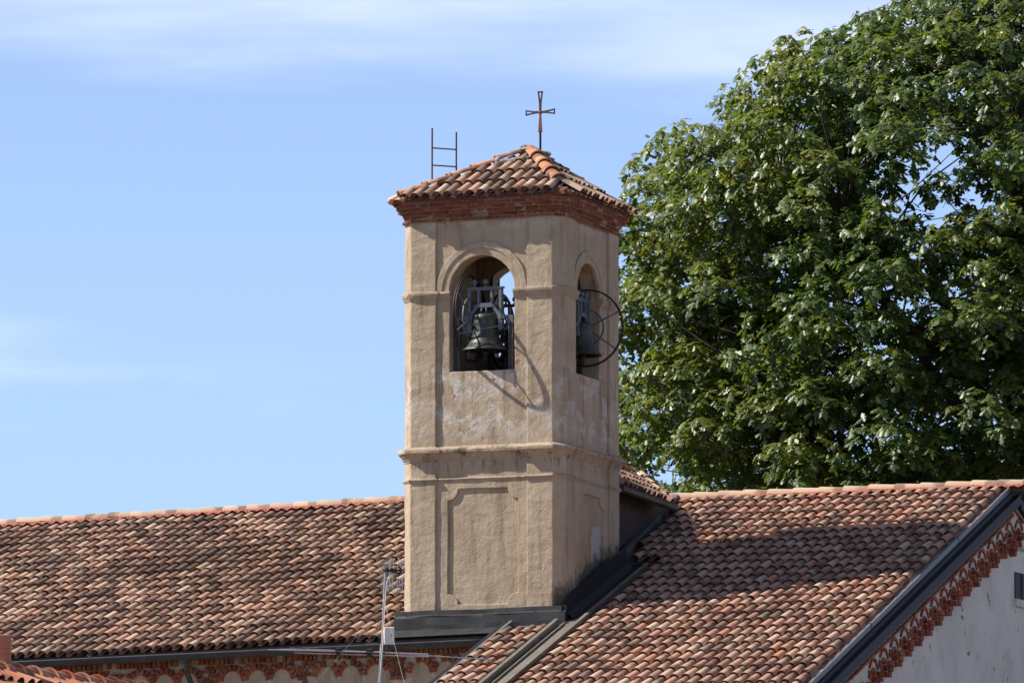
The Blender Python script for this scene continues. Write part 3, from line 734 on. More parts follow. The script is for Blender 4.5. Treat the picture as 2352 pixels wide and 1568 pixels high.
# ridge tiles: long flat-arched tiles lapping to the left
def ridge_run(parent, xa, xb, zf, y, mat, L=0.50):
    def shape(L):
        V = []; F = []; T = []
        prof = [(-.145, -.075), (-.125, -.015), (-.07, .022), (0, .032), (.07, .022), (.125, -.015), (.145, -.075)]
        ps2 = [(a * .9, b * .98 - .014) for a, b in prof]
        n = len(prof)
        for (xx, pr, t) in ((0.0, prof, 0.05), (.03, [(a, b + .012) for a, b in prof], 0.05), (L * 1.06, ps2, .9)):
            for (a, b) in pr: V.append((xx, a, b)); T.append(t)
        for j in range(2):
            for k in range(n - 1): F.append((j * n + k, (j + 1) * n + k, (j + 1) * n + k + 1, j * n + k + 1))
        F.append(tuple(range(n)))
        b0 = len(V)
        for xx in (0, L * 1.06):
            for sgn in (-1, 1): V += [(xx, sgn * .145, -.075), (xx, sgn * .13, -.085)]; T += [-1, -1]
        F += [(b0, b0 + 1, b0 + 5, b0 + 4), (b0 + 2, b0 + 3, b0 + 7, b0 + 6)]
        return V, F, T
    V, F, T = shape(L); me = mesh_data('ridge_tile', V, F, mat, True, rnd=[0] * len(V), tl=T)
    bm = bmesh.new(); bm.from_mesh(me); bmesh.ops.recalc_face_normals(bm, faces=bm.faces)
    for e in bm.edges:
        if len(e.link_faces) == 2 and e.calc_face_angle(0) > .8: e.smooth = False
    bm.to_mesh(me); bm.free()
    k = int((xb - xa) / L)
    for i in range(k + 1):
        x = xa + i * L; z = zf(x); d = Vector((1, 0, (zf(x + .5) - z) / .5)).normalized(); s = Vector((0, 1, 0)); nn = d.cross(s)
        inst('ridge_tile', me, frame(d, s, nn, (x, y + random.uniform(-.01, .01), z + random.uniform(-.006, .006)), 0.012), parent)
    mb = MB(); xe = xb + L * .5
    mb.hexa([(xa, y - .13, zf(xa) - .22), (xe, y - .13, zf(xe) - .22), (xe, y + .13, zf(xe) - .22), (xa, y + .13, zf(xa) - .22), (xa, y - .09, zf(xa) - .045), (xe, y - .09, zf(xe) - .045), (xe, y + .09, zf(xe) - .045), (xa, y + .09, zf(xa) - .045)])
    mb.build('ridge_bedding', M_DECK, parent)
    # red ventilation strip with a ragged lower edge
    mb = MB(); st = .04; m = int((xb - xa) / st)
    vv = []
    for i in range(m + 1):
        x = xa + i * st; z = zf(x); dr = .045 * noise.noise(Vector((x * 6, 1, 0))) + .03 * math.sin(x / PITCHT * 2 * PI)
        vv += [(x, y - .12, z - .06), (x, y - .16 - .01 * (i % 2), z - .085), (x, y - .19, z - .115 - dr * .7)]
    mb.add(vv, [(3 * i + k, 3 * i + 3 + k, 3 * i + 4 + k, 3 * i + 1 + k) for i in range(m) for k in range(2)])
    mb.build('ridge_membrane', M_RED, parent)
ridge_run(nroof, -18.0, -1.7, lambda x: zl(x, YR) + .16, YR - .03, M_RIDGE)

# gutter, downpipe
def gz(x): return -0.662 + .0188 * (x + 6)
mb = MB(); n = 9; gv = []
gx = [-22 + i * .5 for i in range(42)]
gx = [x for x in gx if x < -1.0] + [-1.0]
for x in gx:
    z = gz(x)
    for k in range(n + 1):
        a = PI + PI * k / n; gv.append((x, -.62 + .088 * math.cos(a), z + .088 * math.sin(a) - .03))
    gv += [(x, -.62 + .088, z + .005), (x, -.62 + .10, z - .02), (x, -.62 - .10, z - .02), (x, -.62 - .098, z + .0)]
m = n + 5; f = []
for i in range(len(gx) - 1):
    for k in list(range(n)): f.append((i * m + k, i * m + k + 1, (i + 1) * m + k + 1, (i + 1) * m + k))
    f.append((i * m, i * m + n + 4, (i + 1) * m + n + 4, (i + 1) * m)); f.append((i * m + n, i * m + n + 1, (i + 1) * m + n + 1, (i + 1) * m + n))
gut = obj('gutter', gv, f, M_GUTTER, nave)
sm = gut.modifiers.new('thickness', 'SOLIDIFY'); sm.thickness = .006
autosmooth(gut, .9)
for x in (-9.0, -4.2, -15.0):                        # soldered joints
    mb = MB(); z = gz(x) - .03
    mb.v = []; mb.lathe([(.0915, -.03), (.0935, -.028), (.0935, .028), (.0915, .03)], (x, -.62, z), 20, 'X')
    mb.f = [q for q in mb.f if all(mb.v[i].z <= z + .02 for i in q)]
    mb.build('gutter_joint', M_GUTTER, gut)
xd = -7.02; zd = gz(xd) - .1
mb = MB(); mb.tube([(xd, -.62, zd), (xd, -.62, zd - .12), (xd, -.55, zd - .25), (xd, -.3, zd - .5), (xd, -.22, zd - .65), (xd, -.2, zd - 7)], .05, 12)
autosmooth(mb.build('downpipe', M_GUTTER, nave), .6)
# metal sheet between the tower and the gutter
mb = MB(); mb.add([(-3.25, -.13, -.345), (-.95, -.13, -.325), (-.95, -.56, -.455), (-3.25, -.56, -.50), (-3.5, -.3, -.52), (-3.25, -.1, -.30)], [(0, 1, 2, 3)])
mb.add([(-3.55, -.55, -.60), (-3.2, -.55, -.585), (-3.15, .35, -.1), (-3.35, .35, -.1)], [(0, 1, 2, 3)])
mb.build('valley_flashing', M_ZINC, nave)

# brick frieze under the gutter: upright bricks, courses and blind arches
BM_F = brick_variants(M_BRICKF)
fz = MB()
def zf_(x): return -0.735 + .0188 * (x + 5.74)          # top of frieze
ex, ey, ez = Vector((1, 0, .0205)).normalized(), Vector((0, -1, 0)), Vector((0, 0, 1))
X1 = -.05
fz.hexa([(X0, -.155, -3), (X1, -.155, -3), (X1, -.05, -3), (X0, -.05, -3), (X0, -.155, zf_(X0)), (X1, -.155, zf_(X1)), (X1, -.05, zf_(X1)), (X0, -.05, zf_(X0))])
frz = fz.build('brick_frieze', M_MORTAR, nave)
FY = -.165; cnt = 0
arch_x = []
x = -9.95
k = 0
while x < -1.6:
    arch_x.append(x); k += 1; x += .485 if k % 3 else .86
def bput(cx, cz, ang, sx, sz, proj=0.0):
    X = ex * math.cos(ang) + ez * math.sin(ang); Z = -ex * math.sin(ang) + ez * math.cos(ang)
    brick(BM_F, Vector((cx, FY - proj, cz)), X, -ey, Z, sx, .07, sz, frz)
x = -9.9
while x < -1.0:                                         # upright course
    w = random.uniform(.055, .1); cz = zf_(x) - .065
    if random.random() > .1: bput(x + w / 2, cz + random.uniform(-.008, .008), random.uniform(-.08, .08), w * .85, .105 * random.uniform(.85, 1), .012 + random.uniform(0, .01)); cnt += 1
    x += w + .02
for a in arch_x:
    ac = zf_(a) - .425; R0 = .185
    for k in range(8):
        th = PI * (k + .5) / 8; rr = R0 + .055
        if random.random() < .06: continue
        bput(a + rr * math.cos(th), ac + rr * math.sin(th), th, .115, .075, .015 + random.uniform(0, .008)); cnt += 1
for r_ in range(6):
    cz = zf_(0) - .16 - r_ * .068
    x = -9.95 + random.uniform(0, .1)
    while x < -1.3:
        L = random.choice((.09, .12, .17, .21)); xc = x + L / 2; zz = cz + .0188 * xc
        if all(math.hypot(xc - a, zz - (zf_(a) - .425)) > .285 + L * .2 for a in arch_x) and random.random() > .05 and cnt < 299:
            bput(xc, zz, 0.02, L * .92, .055, random.uniform(0, .01)); cnt += 1
        x += L + .018
mb = MB()                                               # plaster filling of the blind arches
for a in arch_x:
    ac = zf_(a) - .425; n = 12
    vv = [(a + .19 * math.cos(PI * k / n), FY + .0 - .002 - .012 * (k % 2) * 0, ac + .19 * math.sin(PI * k / n)) for k in range(n + 1)]
    mb.add(vv + [(a - .19, FY - .002, ac - .8), (a + .19, FY - .002, ac - .8)], [tuple(list(range(n + 1)) + [n + 1, n + 2])])
mb.build('arch_filling', M_WALL, frz)

# ------------------------------------------------------------------ right wing with the gable
wing = thing('church_wing', 'church wing with warm clay tile roof and brick corbelled gable beside the tower', 'church', (3, 2, ZG))
XL, XG, YE = -0.92, 6.0, -5.6
mb = MB()
def rq(x0, x1, y0, y1, dz0, dz1):
    return [(x0, y0, zr(y0) + dz0), (x1, y0, zr(y0) + dz0), (x1, y1, zr(y1) + dz0), (x0, y1, zr(y1) + dz0), (x0, y0, zr(y0) + dz1), (x1, y0, zr(y0) + dz1), (x1, y1, zr(y1) + dz1), (x0, y1, zr(y1) + dz1)]
mb.hexa(rq(XL, XG, YE, -.17, -.12, -.02)); mb.hexa(rq(0.02, XG, -.17, 3.2, -.12, -.02)); mb.hexa(rq(-.6, XG, 3.2, YR, -.12, -.02))
zt = zr(YR)
mb.hexa([(-.6, YR, zt - .12), (XG, YR, zt - .12), (XG, 16, zt - 3.0), (-.6, 16, zt - 3.0), (-.6, YR, zt - .02), (XG, YR, zt - .02), (XG, 16, zt - 2.9), (-.6, 16, zt - 2.9)])
wroof = mb.build('roof', M_DECK, wing)
mb = MB()                                               # walls: gable end and front
gx0 = 5.985
gp = [(-5.2, ZG), (15.8, ZG), (15.8, zt - 2.95), (YR, zt - .14), (-5.2, zr(-5.2) - .14)]
mb.add([(gx0, y, z) for y, z in gp] + [(gx0 - .5, y, z) for y, z in gp], [(0, 1, 2, 3, 4), (9, 8, 7, 6, 5)] + [(i, i + 5, (i + 1) % 5 + 5, (i + 1) % 5) for i in range(5)])
wwall = mb.build('wall', M_GABLE, wing)
mb = MB(); mb.box((XL + .15, -5.2, ZG), (gx0 - .5, -4.8, zr(-5.2) - .14)); mb.box((XL + .15, -4.8, ZG), (XL + .5, -.2, zr(-4.8) - .14))
mb.build('front_wall', M_GABLE, wing)
uw = Vector((0, 1, TR)).normalized(); aw = Vector((1, 0, 0))
SL0 = zr(YE)
def org_r(j, i):
    x = -0.80 + j * PITCHT
    sg = .010 * math.sin(x * 1.3 + 1) + .008 * math.sin(x * 2.9 + i * .7)
    return Vector((x, YE + .02, SL0 + sg)) + uw * (i * EXPO), aw, uw
def keep_r(c):
    if c.x > XG - .07 or c.y > YR - .14: return False
    if c.y < -.32: return c.x < -.10 or c.x > .56
    if c.y < 3.55: return c.x > .56
    return c.x > -.06 - .40 * (c.y - 3.55) / 4.2
def hid_r(x, y): return False
tile_field(wroof, org_r, 34, 29, None, None, keep_r, M_TILE_R, 300, hid_r)
ridge_run(wroof, -.75, 6.3, lambda x: zt + .135 + .004 * (x - 3), YR - .02, M_RIDGE)

def rake(mb, x0, x1, y0, y1, d0, d1):                   # long bar that follows the slope
    mb.hexa(rq(x0, x1, y0, y1, d0, d1))
# verge of the gable: lit cap, dark step, fascia
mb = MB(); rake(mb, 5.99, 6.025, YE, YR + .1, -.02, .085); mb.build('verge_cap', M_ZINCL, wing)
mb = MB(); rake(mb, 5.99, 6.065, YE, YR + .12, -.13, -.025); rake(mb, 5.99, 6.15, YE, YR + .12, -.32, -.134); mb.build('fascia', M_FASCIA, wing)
mb = MB()
for x, y in ((6.03, 4.2), (6.03, -1.0)): rake(mb, 5.985, 6.03, y, y + .05, -.01, .089)
mb.build('verge_seam', M_ZINC, wing)
# left verge of the small tile strip and the open channel beside it
mb = MB(); rake(mb, -1.06, -.985, YE, -.18, -.14, .055); mb.build('verge_cap', M_FASCIA, wing)
mb = MB(); rake(mb, -.985, -.93, YE, -.18, -.08, -.03); mb.build('verge_gutter', M_FASCIA, wing)  # channel in shade, its black put into the metal colour
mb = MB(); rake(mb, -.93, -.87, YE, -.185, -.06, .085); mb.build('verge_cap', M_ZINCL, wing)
chn = MB(); rake(chn, -.07, .0, YE, -.2, -.02, .10); chn.build('channel_kerb', M_ZINC2, wing)
chn = MB(); rake(chn, .0, .18, YE, -.19, -.10, -.02); chn.build('channel_floor', M_ZINC2, wing)
chn = MB(); rake(chn, .10, .125, YE, -.19, -.02, .035); chn.build('channel_rib', M_ZINC2, wing)
chn = MB(); rake(chn, .18, .36, YE, -.1, -.016, .012); chn.build('channel_floor', M_ZINC2, wing)
chn = MB(); rake(chn, .36, .43, YE, 3.3, -.012, .075); chn.build('channel_kerb', M_ZINC2, wing)
chn = MB(); rake(chn, .06, .36, -.1, 3.3, -.016, .012); chn.build('channel_floor', M_ZINC, wing)
# upstand flashing along the right side of the tower
v = []; f = []; K = 30
for i in range(K + 1):
    y = .06 + (W + .05 - .06) * i / K
    x0 = max(0.0, 0.02); hgt = .40 + .03 * noise.noise(Vector((y * 3, 2, 0))) + (.05 if 1.6 < y < 2.4 else 0)
    if y < C: x0 = .02
    v += [(x0 + .03, y, zr(y) + hgt), (x0 + .045, y, zr(y) + .12), (x0 + .16, y, zr(y) + .02)]
f = [(3 * i + k, 3 * i + k + 1, 3 * i + k + 4, 3 * i + k + 3) for i in range(K) for k in range(2)]
sf = obj('upstand_flashing', v, f, M_FASCIA, tower)
mb = MB(); v0 = [(-.16, -.06, -.02), (.055, .10, .02), (.055, .10, -.36), (-.16, -.06, -.36)]
mb.hexa([(.0, -.09, -.37), (.075, -.05, -.37), (.085, .14, -.37), (.03, .14, -.37), (.0, -.05, .03), (.06, -.02, .03), (.06, .14, .06), (.03, .14, .06)])
mb.build('corner_flashing', M_FASCIA, tower)
# rear edge flashing where the tile field widens behind the tower, and against the attic wall
mb = MB()
def slant(xa0, xa1, xb0, xb1, y0, y1, d0, d1):
    return [(xa0, y0, zr(y0) + d0), (xa1, y0, zr(y0) + d0), (xb1, y1, zr(y1) + d0), (xb0, y1, zr(y1) + d0), (xa0, y0, zr(y0) + d1), (xa1, y0, zr(y0) + d1), (xb1, y1, zr(y1) + d1), (xb0, y1, zr(y1) + d1)]
mb.hexa(slant(-.27, -.16, -.66, -.55, 3.35, YR + .05, -.02, .16)); mb.build('wall_flashing', M_ZINCL, wing)
mb = MB(); mb.hexa(slant(-.60, -.275, -.80, -.665, 3.3, YR, -.015, .02)); mb.build('valley_sheet', M_FASCIA, wing)
mb = MB(); mb.tube([(-.22, 3.3, zr(3.3) + .03), (.05, 3.3, zr(3.3) - .0), (.3, 3.32, zr(3.3) + .035), (.5, 3.32, zr(3.3) + .0)], .03, 8); mb.build('lead_roll', M_FASCIA, wing)

# corbel arches along the gable
BM_G = brick_variants(M_BRICKG)
GX = 6.0
arch_y = []
y = YR + .177
def zg(y): return zr(min(y, YR)) - max(0, y - YR) * .352
while y > -4.6: arch_y.append(y); y -= .597
bed = [(-4.9, zr(-4.9) - .30), (-4.9, zr(-4.9) - .80)]
holes = []
for y in reversed(arch_y):
    zc = zg(y) - .99; n = 14
    h = .165
    bed += [(y - .24, zc + .02), (y - h, zc + .02), (y - h, zc + .09)] + [(y - h * math.cos(PI * k / n), zc + .09 + 1.25 * h * math.sin(PI * k / n)) for k in range(1, n)] + [(y + h, zc + .09), (y + h, zc + .02), (y + .22, zc + .02)]
bed += [(YR + .6, zg(YR + .6) - .92), (YR + .6, zg(YR + .6) - .32), (YR, zr(YR) - .30)]
v, f = slab_mesh(bed, [], .10, 0.0)
gfr = obj('corbel_frieze', [(GX + .065 + q.z, q.x, q.y) for q in v], f, M_MORTARW, wing)
GP = .065
def gput(y, z, ang, sy, sz, proj=0.0, dep=.09):
    Yd = Vector((0, math.cos(ang), math.sin(ang))); Zd = Vector((0, -math.sin(ang), math.cos(ang)))
    brick(BM_G, Vector((GX + GP - dep / 2 + .012 + proj, y, z)), Yd, Vector((1, 0, 0)), Zd, sy, dep, sz, gfr)
ra = math.atan(TR); gcount = 0
mb = MB()                                               # fascia and cap of the far slope
ya, yb = YR + .12, 16.0
def far(x0, x1, d0, d1): mb.hexa([(x0, ya, zg(ya) + d0), (x1, ya, zg(ya) + d0), (x1, yb, zg(yb) + d0), (x0, yb, zg(yb) + d0), (x0, ya, zg(ya) + d1), (x1, ya, zg(ya) + d1), (x1, yb, zg(yb) + d1), (x0, yb, zg(yb) + d1)])
far(5.99, 6.15, -.32, -.134); far(5.99, 6.065, -.13, -.025); mb.build('fascia', M_FASCIA, wing)
y = YR + .45
while y > YE + 1.2:                                     # brick band under the fascia
    L = random.choice((.24, .28, .33))
    if px((GX, y, zr(y) - .5))[1] < 1575: gput(y - L / 2, zg(y - L / 2) - .435, ra if y < YR else -ra, L * .95, .05, .025 + random.uniform(0, .012)); gcount += 1
    y -= L + .012
y = YR + .177
while y > -4.6:
    zc = zg(y) - .93 - .06
    if px((GX, y, zc))[1] < 1600:
        R0 = .165
        for k in range(6):                              # outer ring
            th = PI * (k + .5) / 6 ; rr = .275
            gput(y + rr * math.cos(th), zc + .11 + 1.3 * rr * math.sin(th), th, .058, .128, .012 + random.uniform(0, .01)); gcount += 1
        for k in range(5):                              # inner ring
            th = PI * (k + .5) / 5; rr = .172
            gput(y + rr * math.cos(th), zc + .09 + 1.25 * rr * math.sin(th), th, .06, .092, .006 + random.uniform(0, .008)); gcount += 1
        for q in range(2):                              # bricks of the sunk back
            gput(y + random.uniform(-.01, .01), zc + .19 - q * .12, 0, .30, .11, -.062); gcount += 1
        for sg in (-1, 1): gput(y + sg * .17, zc + .045, random.uniform(-.04, .04), .07, .085, .004); gcount += 1
        for q, (wd, pr) in enumerate(((.25, .055), (.21, .04), (.15, .02))):     # hanging corbel
            gput(y - .285, zc + .02 - q * .094, random.uniform(-.05, .05), wd, .082, pr, .13); gcount += 1
    y -= .597
# small window at the edge of the gable wall
mb = MB(); yw, zw = 8.33, .78
mb.box((gx0 - .02, yw - .42, zw - .22), (gx0 + .02, yw + .42, zw + .28)); win = mb.build('window', M_FASCIA, wing)
mb = MB(); mb.box((gx0 - .02, yw - .5, zw - .36), (gx0 + .07, yw + .5, zw - .225)); mb.build('sill', M_GABLE, win)
mb = MB(); 
for dy in (-.02, ): mb.box((gx0 + .021, yw - .02, zw - .22), (gx0 + .035, yw + .02, zw + .28))
mb.build('frame', M_DARKWALL, win)

# ------------------------------------------------------------------ attic behind the tower
attic = thing('attic_dormer', 'small tiled roof on a shaded wall tucked behind the bell tower', 'dormer', (-.8, 4.8, zr(4.8)))
XE, ZE, XT, ZT = -.06, 2.42, -1.2, 3.08
mb = MB()
ea0, ea1, ri0, ri1 = Vector((XE, 2.9, ZE + .02)), Vector((XE, 5.75, ZE - .075)), Vector((XT, 2.9, ZT + .03)), Vector((XT, 7.35, ZT - .08))
dn = Vector((0, 0, -.07)); lf0, lf1 = Vector((-2.6, 2.9, ZE)), Vector((-2.6, 7.2, ZE - .1))
mb.hexa([ea0 + dn, ea1 + dn, ri1 + dn, ri0 + dn, ea0, ea1, ri1, ri0]); mb.hexa([ri0 + dn, ri1 + dn, lf1 + dn, lf0 + dn, ri0, ri1, lf1, lf0])
aroof = mb.build('roof', M_DECK, attic)
mb = MB(); mb.hexa([(-2.5, 3.12, .3), (-.42, 3.12, .3), (-.42, 6.6, 1.5), (-2.5, 7.4, 1.5), (-2.5, 3.12, ZE - .06), (-.42, 3.12, ZE + .1), (-.42, 6.6, ZE), (-2.5, 7.4, ZE - .06)])
mb.add([(-.42, 6.6, 1.5), (-1.2, 7.7, 2.2), (-1.2, 7.7, ZT - .12), (-.42, 6.6, ZE)], [(0, 1, 2, 3)])
mb.build('wall', M_DARKWALL, attic)  # wall in shade, its darkness put into the material colour
ua = Vector((-(XE - XT), 0, ZT - ZE)).normalized(); aa_ = Vector((0, 1, -.03)).normalized()
def org_a(j, i): return ea0 + aa_ * (j * PITCHT + .1) + ua * (i * .42 - .05), aa_, ua
def keep_a(c):
    k = (XE - c.x) / (XE - XT); return k < 1.0 and c.y < 5.7 + 1.6 * k
tile_field(aroof, org_a, 24, 4, None, None, keep_a, M_TILE_R, 120, expo=.42, lift=.025)
hip_tiles('ridge_tile', Vector((XT, 3.0, ZT + .02)), Vector((XT, 7.0, ZT - .06)), 9, .11, M_RIDGE, aroof, .07, False)
hip_tiles('hip_tile', Vector((XE - .10, 5.82, ZE - .02)), Vector((XT, 7.35, ZT - .05)), 4, .09, M_RIDGE, aroof, .06, False)
mb = MB(); mb.tube([(XE + .07, 2.95, ZE - .04), (XE + .07, 5.9, ZE - .135)], .075, 12); mb.build('gutter', M_GUTTER, attic)
mb = MB()
for y in (4.0, 5.2): mb.tube([(XE + .07, y, ZE - .045 - .03 * (y - 3)), (XE + .07, y + .03, ZE - .046 - .03 * (y - 3))], .08, 12)
mb.build('gutter_clip', M_GUTTER, attic)

# ================================================================== THINGS ON THE TOWER
# iron cross
cx_, cy_ = -1.144, 1.9
cross = thing('roof_cross', 'rusty iron cross with open flared arms standing on the tower roof', 'cross', (cx_, cy_, 8.3))
mb = MB(); mb.tube([(cx_, cy_, 8.2), (cx_, cy_, 8.86)], .021, 10); mb.build('pole', M_STEEL, cross)
def flared(mb, d, L, w0, w1, open_from, t=.018):
    """arm along unit d (in the x-z plane): slim at the centre, flared, with a cut-out triangle at the end"""
    d = Vector(d); s = Vector((-d.z, 0, d.x)); O = Vector((cx_, cy_, 9.211)); y = Vector((0, t / 2, 0))
    def W_(q): return w0 + (w1 - w0) * (q ** 2.2)
    qs = [0.0, .2, .4, open_from]
    for a, b in zip(qs[:-1], qs[1:]):
        p = [O + d * L * a - s * W_(a), O + d * L * a + s * W_(a), O + d * L * b + s * W_(b), O + d * L * b - s * W_(b)]
        mb.hexa([q - y for q in p] + [q + y for q in p])
    if open_from < 1:
        a, b = open_from, 1.0
        for sg in (-1, 1):
            p = [O + d * L * a - s * .003 * sg, O + d * L * a + s * W_(a) * sg, O + d * L * b + s * W_(b) * sg, O + d * L * b + s * (W_(b) - .025) * sg]
            mb.hexa([q - y for q in p] + [q + y for q in p])
        p = [O + d * L * .93 - s * W_(.93), O + d * L * .93 + s * W_(.93), O + d * L - s * -W_(1), O + d * L - s * W_(1)]
        mb.hexa([q - y for q in p] + [q + y for q in p])
for d, L, w1, op, mt in (((0, 0, 1), .385, .052, .5, M_IRON), ((1, 0, 0), .285, .052, .45, M_IRON), ((-1, 0, 0), .285, .052, .45, M_IRON), ((0, 0, -1), .37, .04, 1.0, M_IRONR)):
    mb = MB(); flared(mb, d, L, .021, w1, op); mb.build('arm', mt, cross)
mb = MB(); mb.lathe([(0, -.03), (.016, -.026), (.02, -.012), (.016, 0), (.0, .0)], (cx_, cy_ - .005, 9.211), 10, 'Y'); mb.build('rivet', M_ZINC2, cross)

# ladder at the far corner of the tower
lad = thing('ladder', 'dark iron ladder rising behind the left edge of the tower roof', 'ladder', (-3.66, 3.45, zl(-3.66, 3.45)))
ld = Vector((1, 1, 0)).normalized() * .245; lc = Vector((-3.66, 3.45, 0))
for sg, zt_ in ((-1, 9.28), (1, 9.24)):
    mb = MB(); p = lc + ld * sg; mb.bar((p.x, p.y, .9), (p.x, p.y, zt_), .035, .02, (1, 1, 0)); mb.build('stringer', M_IRON, lad)
z = 1.07
while z < 9.0:
    mb = MB(); a = lc - ld; b = lc + ld; mb.tube([(a.x, a.y, z + .04), (b.x, b.y, z + .04)], .013, 8); mb.build('rung', M_IRON, lad); z += .325

# bells
def make_bell(name, label, R=.785, knob=.056, dark=False):
    """bell hanging under a cast-iron yoke; axis along local x, axis height = local z 0"""
    t = thing(name, label, 'bell', (0, 0, 0), 'bells of the tower')
    prof = [(.0, .075), (.10, .075), (.165, .065), (.205, .035), (.215, 0.0), (.214, -.02), (.222, -.025), (.222, -.035), (.216, -.04), (.218, -.09), (.222, -.1), (.219, -.11), (.225, -.2), (.238, -.29), (.258, -.37), (.292, -.45), (.322, -.495), (.33, -.498), (.328, -.506), (.352, -.53), (.388, -.56), (.41, -.575), (.412, -.592), (.392, -.59), (.35, -.555), (.28, -.46), (.2, -.3), (.15, -.02), (0, .0)]
    mb = MB(); mb.lathe(prof, (0, 0, 0), 48); b = mb.build('bell_body', M_BRONZE, t, True); autosmooth(b, .9)
    mb = MB()
    for a in range(3):
        th = a * PI / 3; c = Vector((math.cos(th), math.sin(th), 0))
        for s in (-1, 1): mb.tube([c * .04 * s + Vector((0, 0, .06)), c * .10 * s + Vector((0, 0, .1)), c * .095 * s + Vector((0, 0, .15)), c * .04 * s + Vector((0, 0, .185))], .02, 7)
    mb.build('crown_loops', M_BRONZE, t, True)
    mb = MB(); mb.tube([(0, 0, -.2), (0, 0, -.58)], .022, 8); mb.lathe([(0, .06), (.045, .04), (.06, 0), (.045, -.045), (0, -.06)], (0, 0, -.62), 14); mb.tube([(0, 0, -.64), (0, 0, -.76)], [.03, .022], 8)
    mb.build('clapper', M_STEEL, t, True)
    y = MB()
    y.box((-.35, -.05, .53), (.35, .05, .555)); y.box((-.33, -.035, .5), (.33, .035, .53))
    for s in (-1, 1):
        y.bar((s * .295, 0, -.03), (s * .295, 0, .5), .05, .11, (0, 1, 0)); y.bar((s * .125, 0, .235), (s * .125, 0, .5), .045, .1, (0, 1, 0))
        y.bar((s * .11, 0, .26), (s * .30, 0, .02), .06, .10, (0, 1, 0)); y.bar((s * .27, 0, .06), (s * .305, 0, -.19), .075, .09, (0, 1, 0)); y.bar((s * .285, 0, -.14), (s * .31, 0, -.22), .09, .11, (0, 1, 0))
        y.bar((s * .30, 0, .11), (s * .36, 0, .0), .05, .09, (0, 1, 0))
    y.box((-.15, -.06, .19), (.15, .06, .265)); y.box((-.2, -.055, .2), (.2, .055, .235))
    y.build('yoke', M_YOKE, t)
    for kx in (-.212, 0, .212):
        mb = MB(); mb.lathe([(.05, .0), (.04, .012), (.018 + knob * .1, .03), (.018, .05)] + [(knob * math.sin(a), .05 + knob * .9 - knob * math.cos(a)) for a in [PI * q / 10 for q in range(3, 11)]], (kx, 0, .555), 18); mb.build('knob', M_YOKE, t, True)
    for s in (-1, 1):
        mb = MB(); mb.lathe([(0, 0), (.05, .0), (.05, .05), (.04, .06), (.04, .19), (.0, .19)], (s * .32 if s > 0 else -.51, 0, 0), 14, 'X'); mb.build('axle', M_YOKE, t, True)
    xw = -.30                                           # wheel in the plane across the axis
    def ring(mb, r, w, th, x=xw, n=64):
        mb.lathe([(r - th, -w), (r, -w), (r, -w * .4), (r - th * .55, -w * .3), (r - th * .55, w * .3), (r, w * .4), (r, w), (r - th, w), (r - th, -w)], (x, 0, 0), n, 'X')
    mb = MB(); ring(mb, R, .028, .032); w = mb.build('wheel', M_RUBBER, t); autosmooth(w, .6)
    mb = MB(); mb.lathe([(R * .43, -.012), (R * .475, -.012), (R * .475, .012), (R * .43, .012), (R * .43, -.012)], (xw, 0, 0), 48, 'X'); mb.build('inner_ring', M_YOKE, w)
    for k in range(6):
        a = .42 + k * PI / 3; c = Vector((0, math.cos(a), math.sin(a))); O = Vector((xw, 0, 0))
        mb = MB(); mb.bar(O + c * .04, O + c * (R - .02), .03, .014, (1, 0, 0)); mb.build('spoke', M_YOKE, w)
    mb = MB(); mb.bar((xw, -.52, -.33), (.33, -.1, -.16), .02, .02); mb.bar((xw - .02, -.3, -.0), (-.2, -.08, -.14), .03, .035); mb.build('brace', M_YOKE, t)
    return t
def copy_tree(o, parent=None):
    c = o.copy(); COL.objects.link(c); c.parent = parent
    for ch in list(o.children): copy_tree(ch, c)
    return c
bell = make_bell('bell', 'green bronze bell under a blue-grey yoke with three round knobs in the wide front arch')
b2 = copy_tree(bell); b3 = copy_tree(bell)
bell.location = (-1.56, .25, 5.25)
b2.location = (-.24, 1.62, 5.20); b2.rotation_euler.z = -PI / 2; b2.scale = (.9, .9, .9)
b2['label'] = 'dark bell with black wheel sticking out of the shaded right arch'
b3.location = (-1.86, 2.45, 5.28); b3.scale = (.82, .82, .9)
b3['label'] = 'dim bell at the back of the belfry glimpsed behind the front bell'
def posts(label, pts, z0, z1, beam):
    t = thing('bell_stand', label, 'bell stand', (pts[0][0], pts[0][1], z0), 'steel frames carrying the bells')
    for (x, y) in pts:
        mb = MB(); mb.box((x - .045, y - .045, z0), (x - .03, y + .045, z1)); mb.box((x + .03, y - .045, z0), (x + .045, y + .045, z1)); mb.box((x - .029, y - .01, z0), (x + .029, y + .01, z1)); mb.build('post', M_POST, t)
        mb = MB(); mb.box((x - .06, y - .07, z1), (x + .06, y + .07, z1 + .05)); mb.box((x - .045, y - .06, z1 + .05), (x + .045, y + .06, z1 + .15)); mb.build('bearing', M_POST, t)
    mb = MB(); a, b = pts; mb.bar((a[0], a[1] + .08, z0 + .06), (b[0], b[1] + .08, z0 + .06), .1, .1); mb.build('beam', M_STEEL, t)
posts('pair of grey steel posts beside the front bell', [(-2.09, .25), (-1.06, .25)], 4.12, 5.13, True)
posts('steel posts beside the bell in the right arch', [(-.24, 1.05), (-.24, 2.14)], 4.12, 5.08, True)
posts('steel posts of the rear bell deep in the belfry', [(-2.33, 2.45), (-1.39, 2.45)], 4.12, 5.16, True)
mb = MB(); mb.box((-1.5, 1.0, 4.12), (-.8, 1.5, 4.62)); mb.box((-1.44, .96, 4.2), (-.9, 1.0, 4.52))
mb.tube([(-1.5, 1.25, 4.4), (-1.62, 1.25, 4.4)], .12, 14)
o = mb.build('bell_motor', M_STEEL); tagged(o, 'dark motor housing on the belfry floor below the front bell', 'motor')

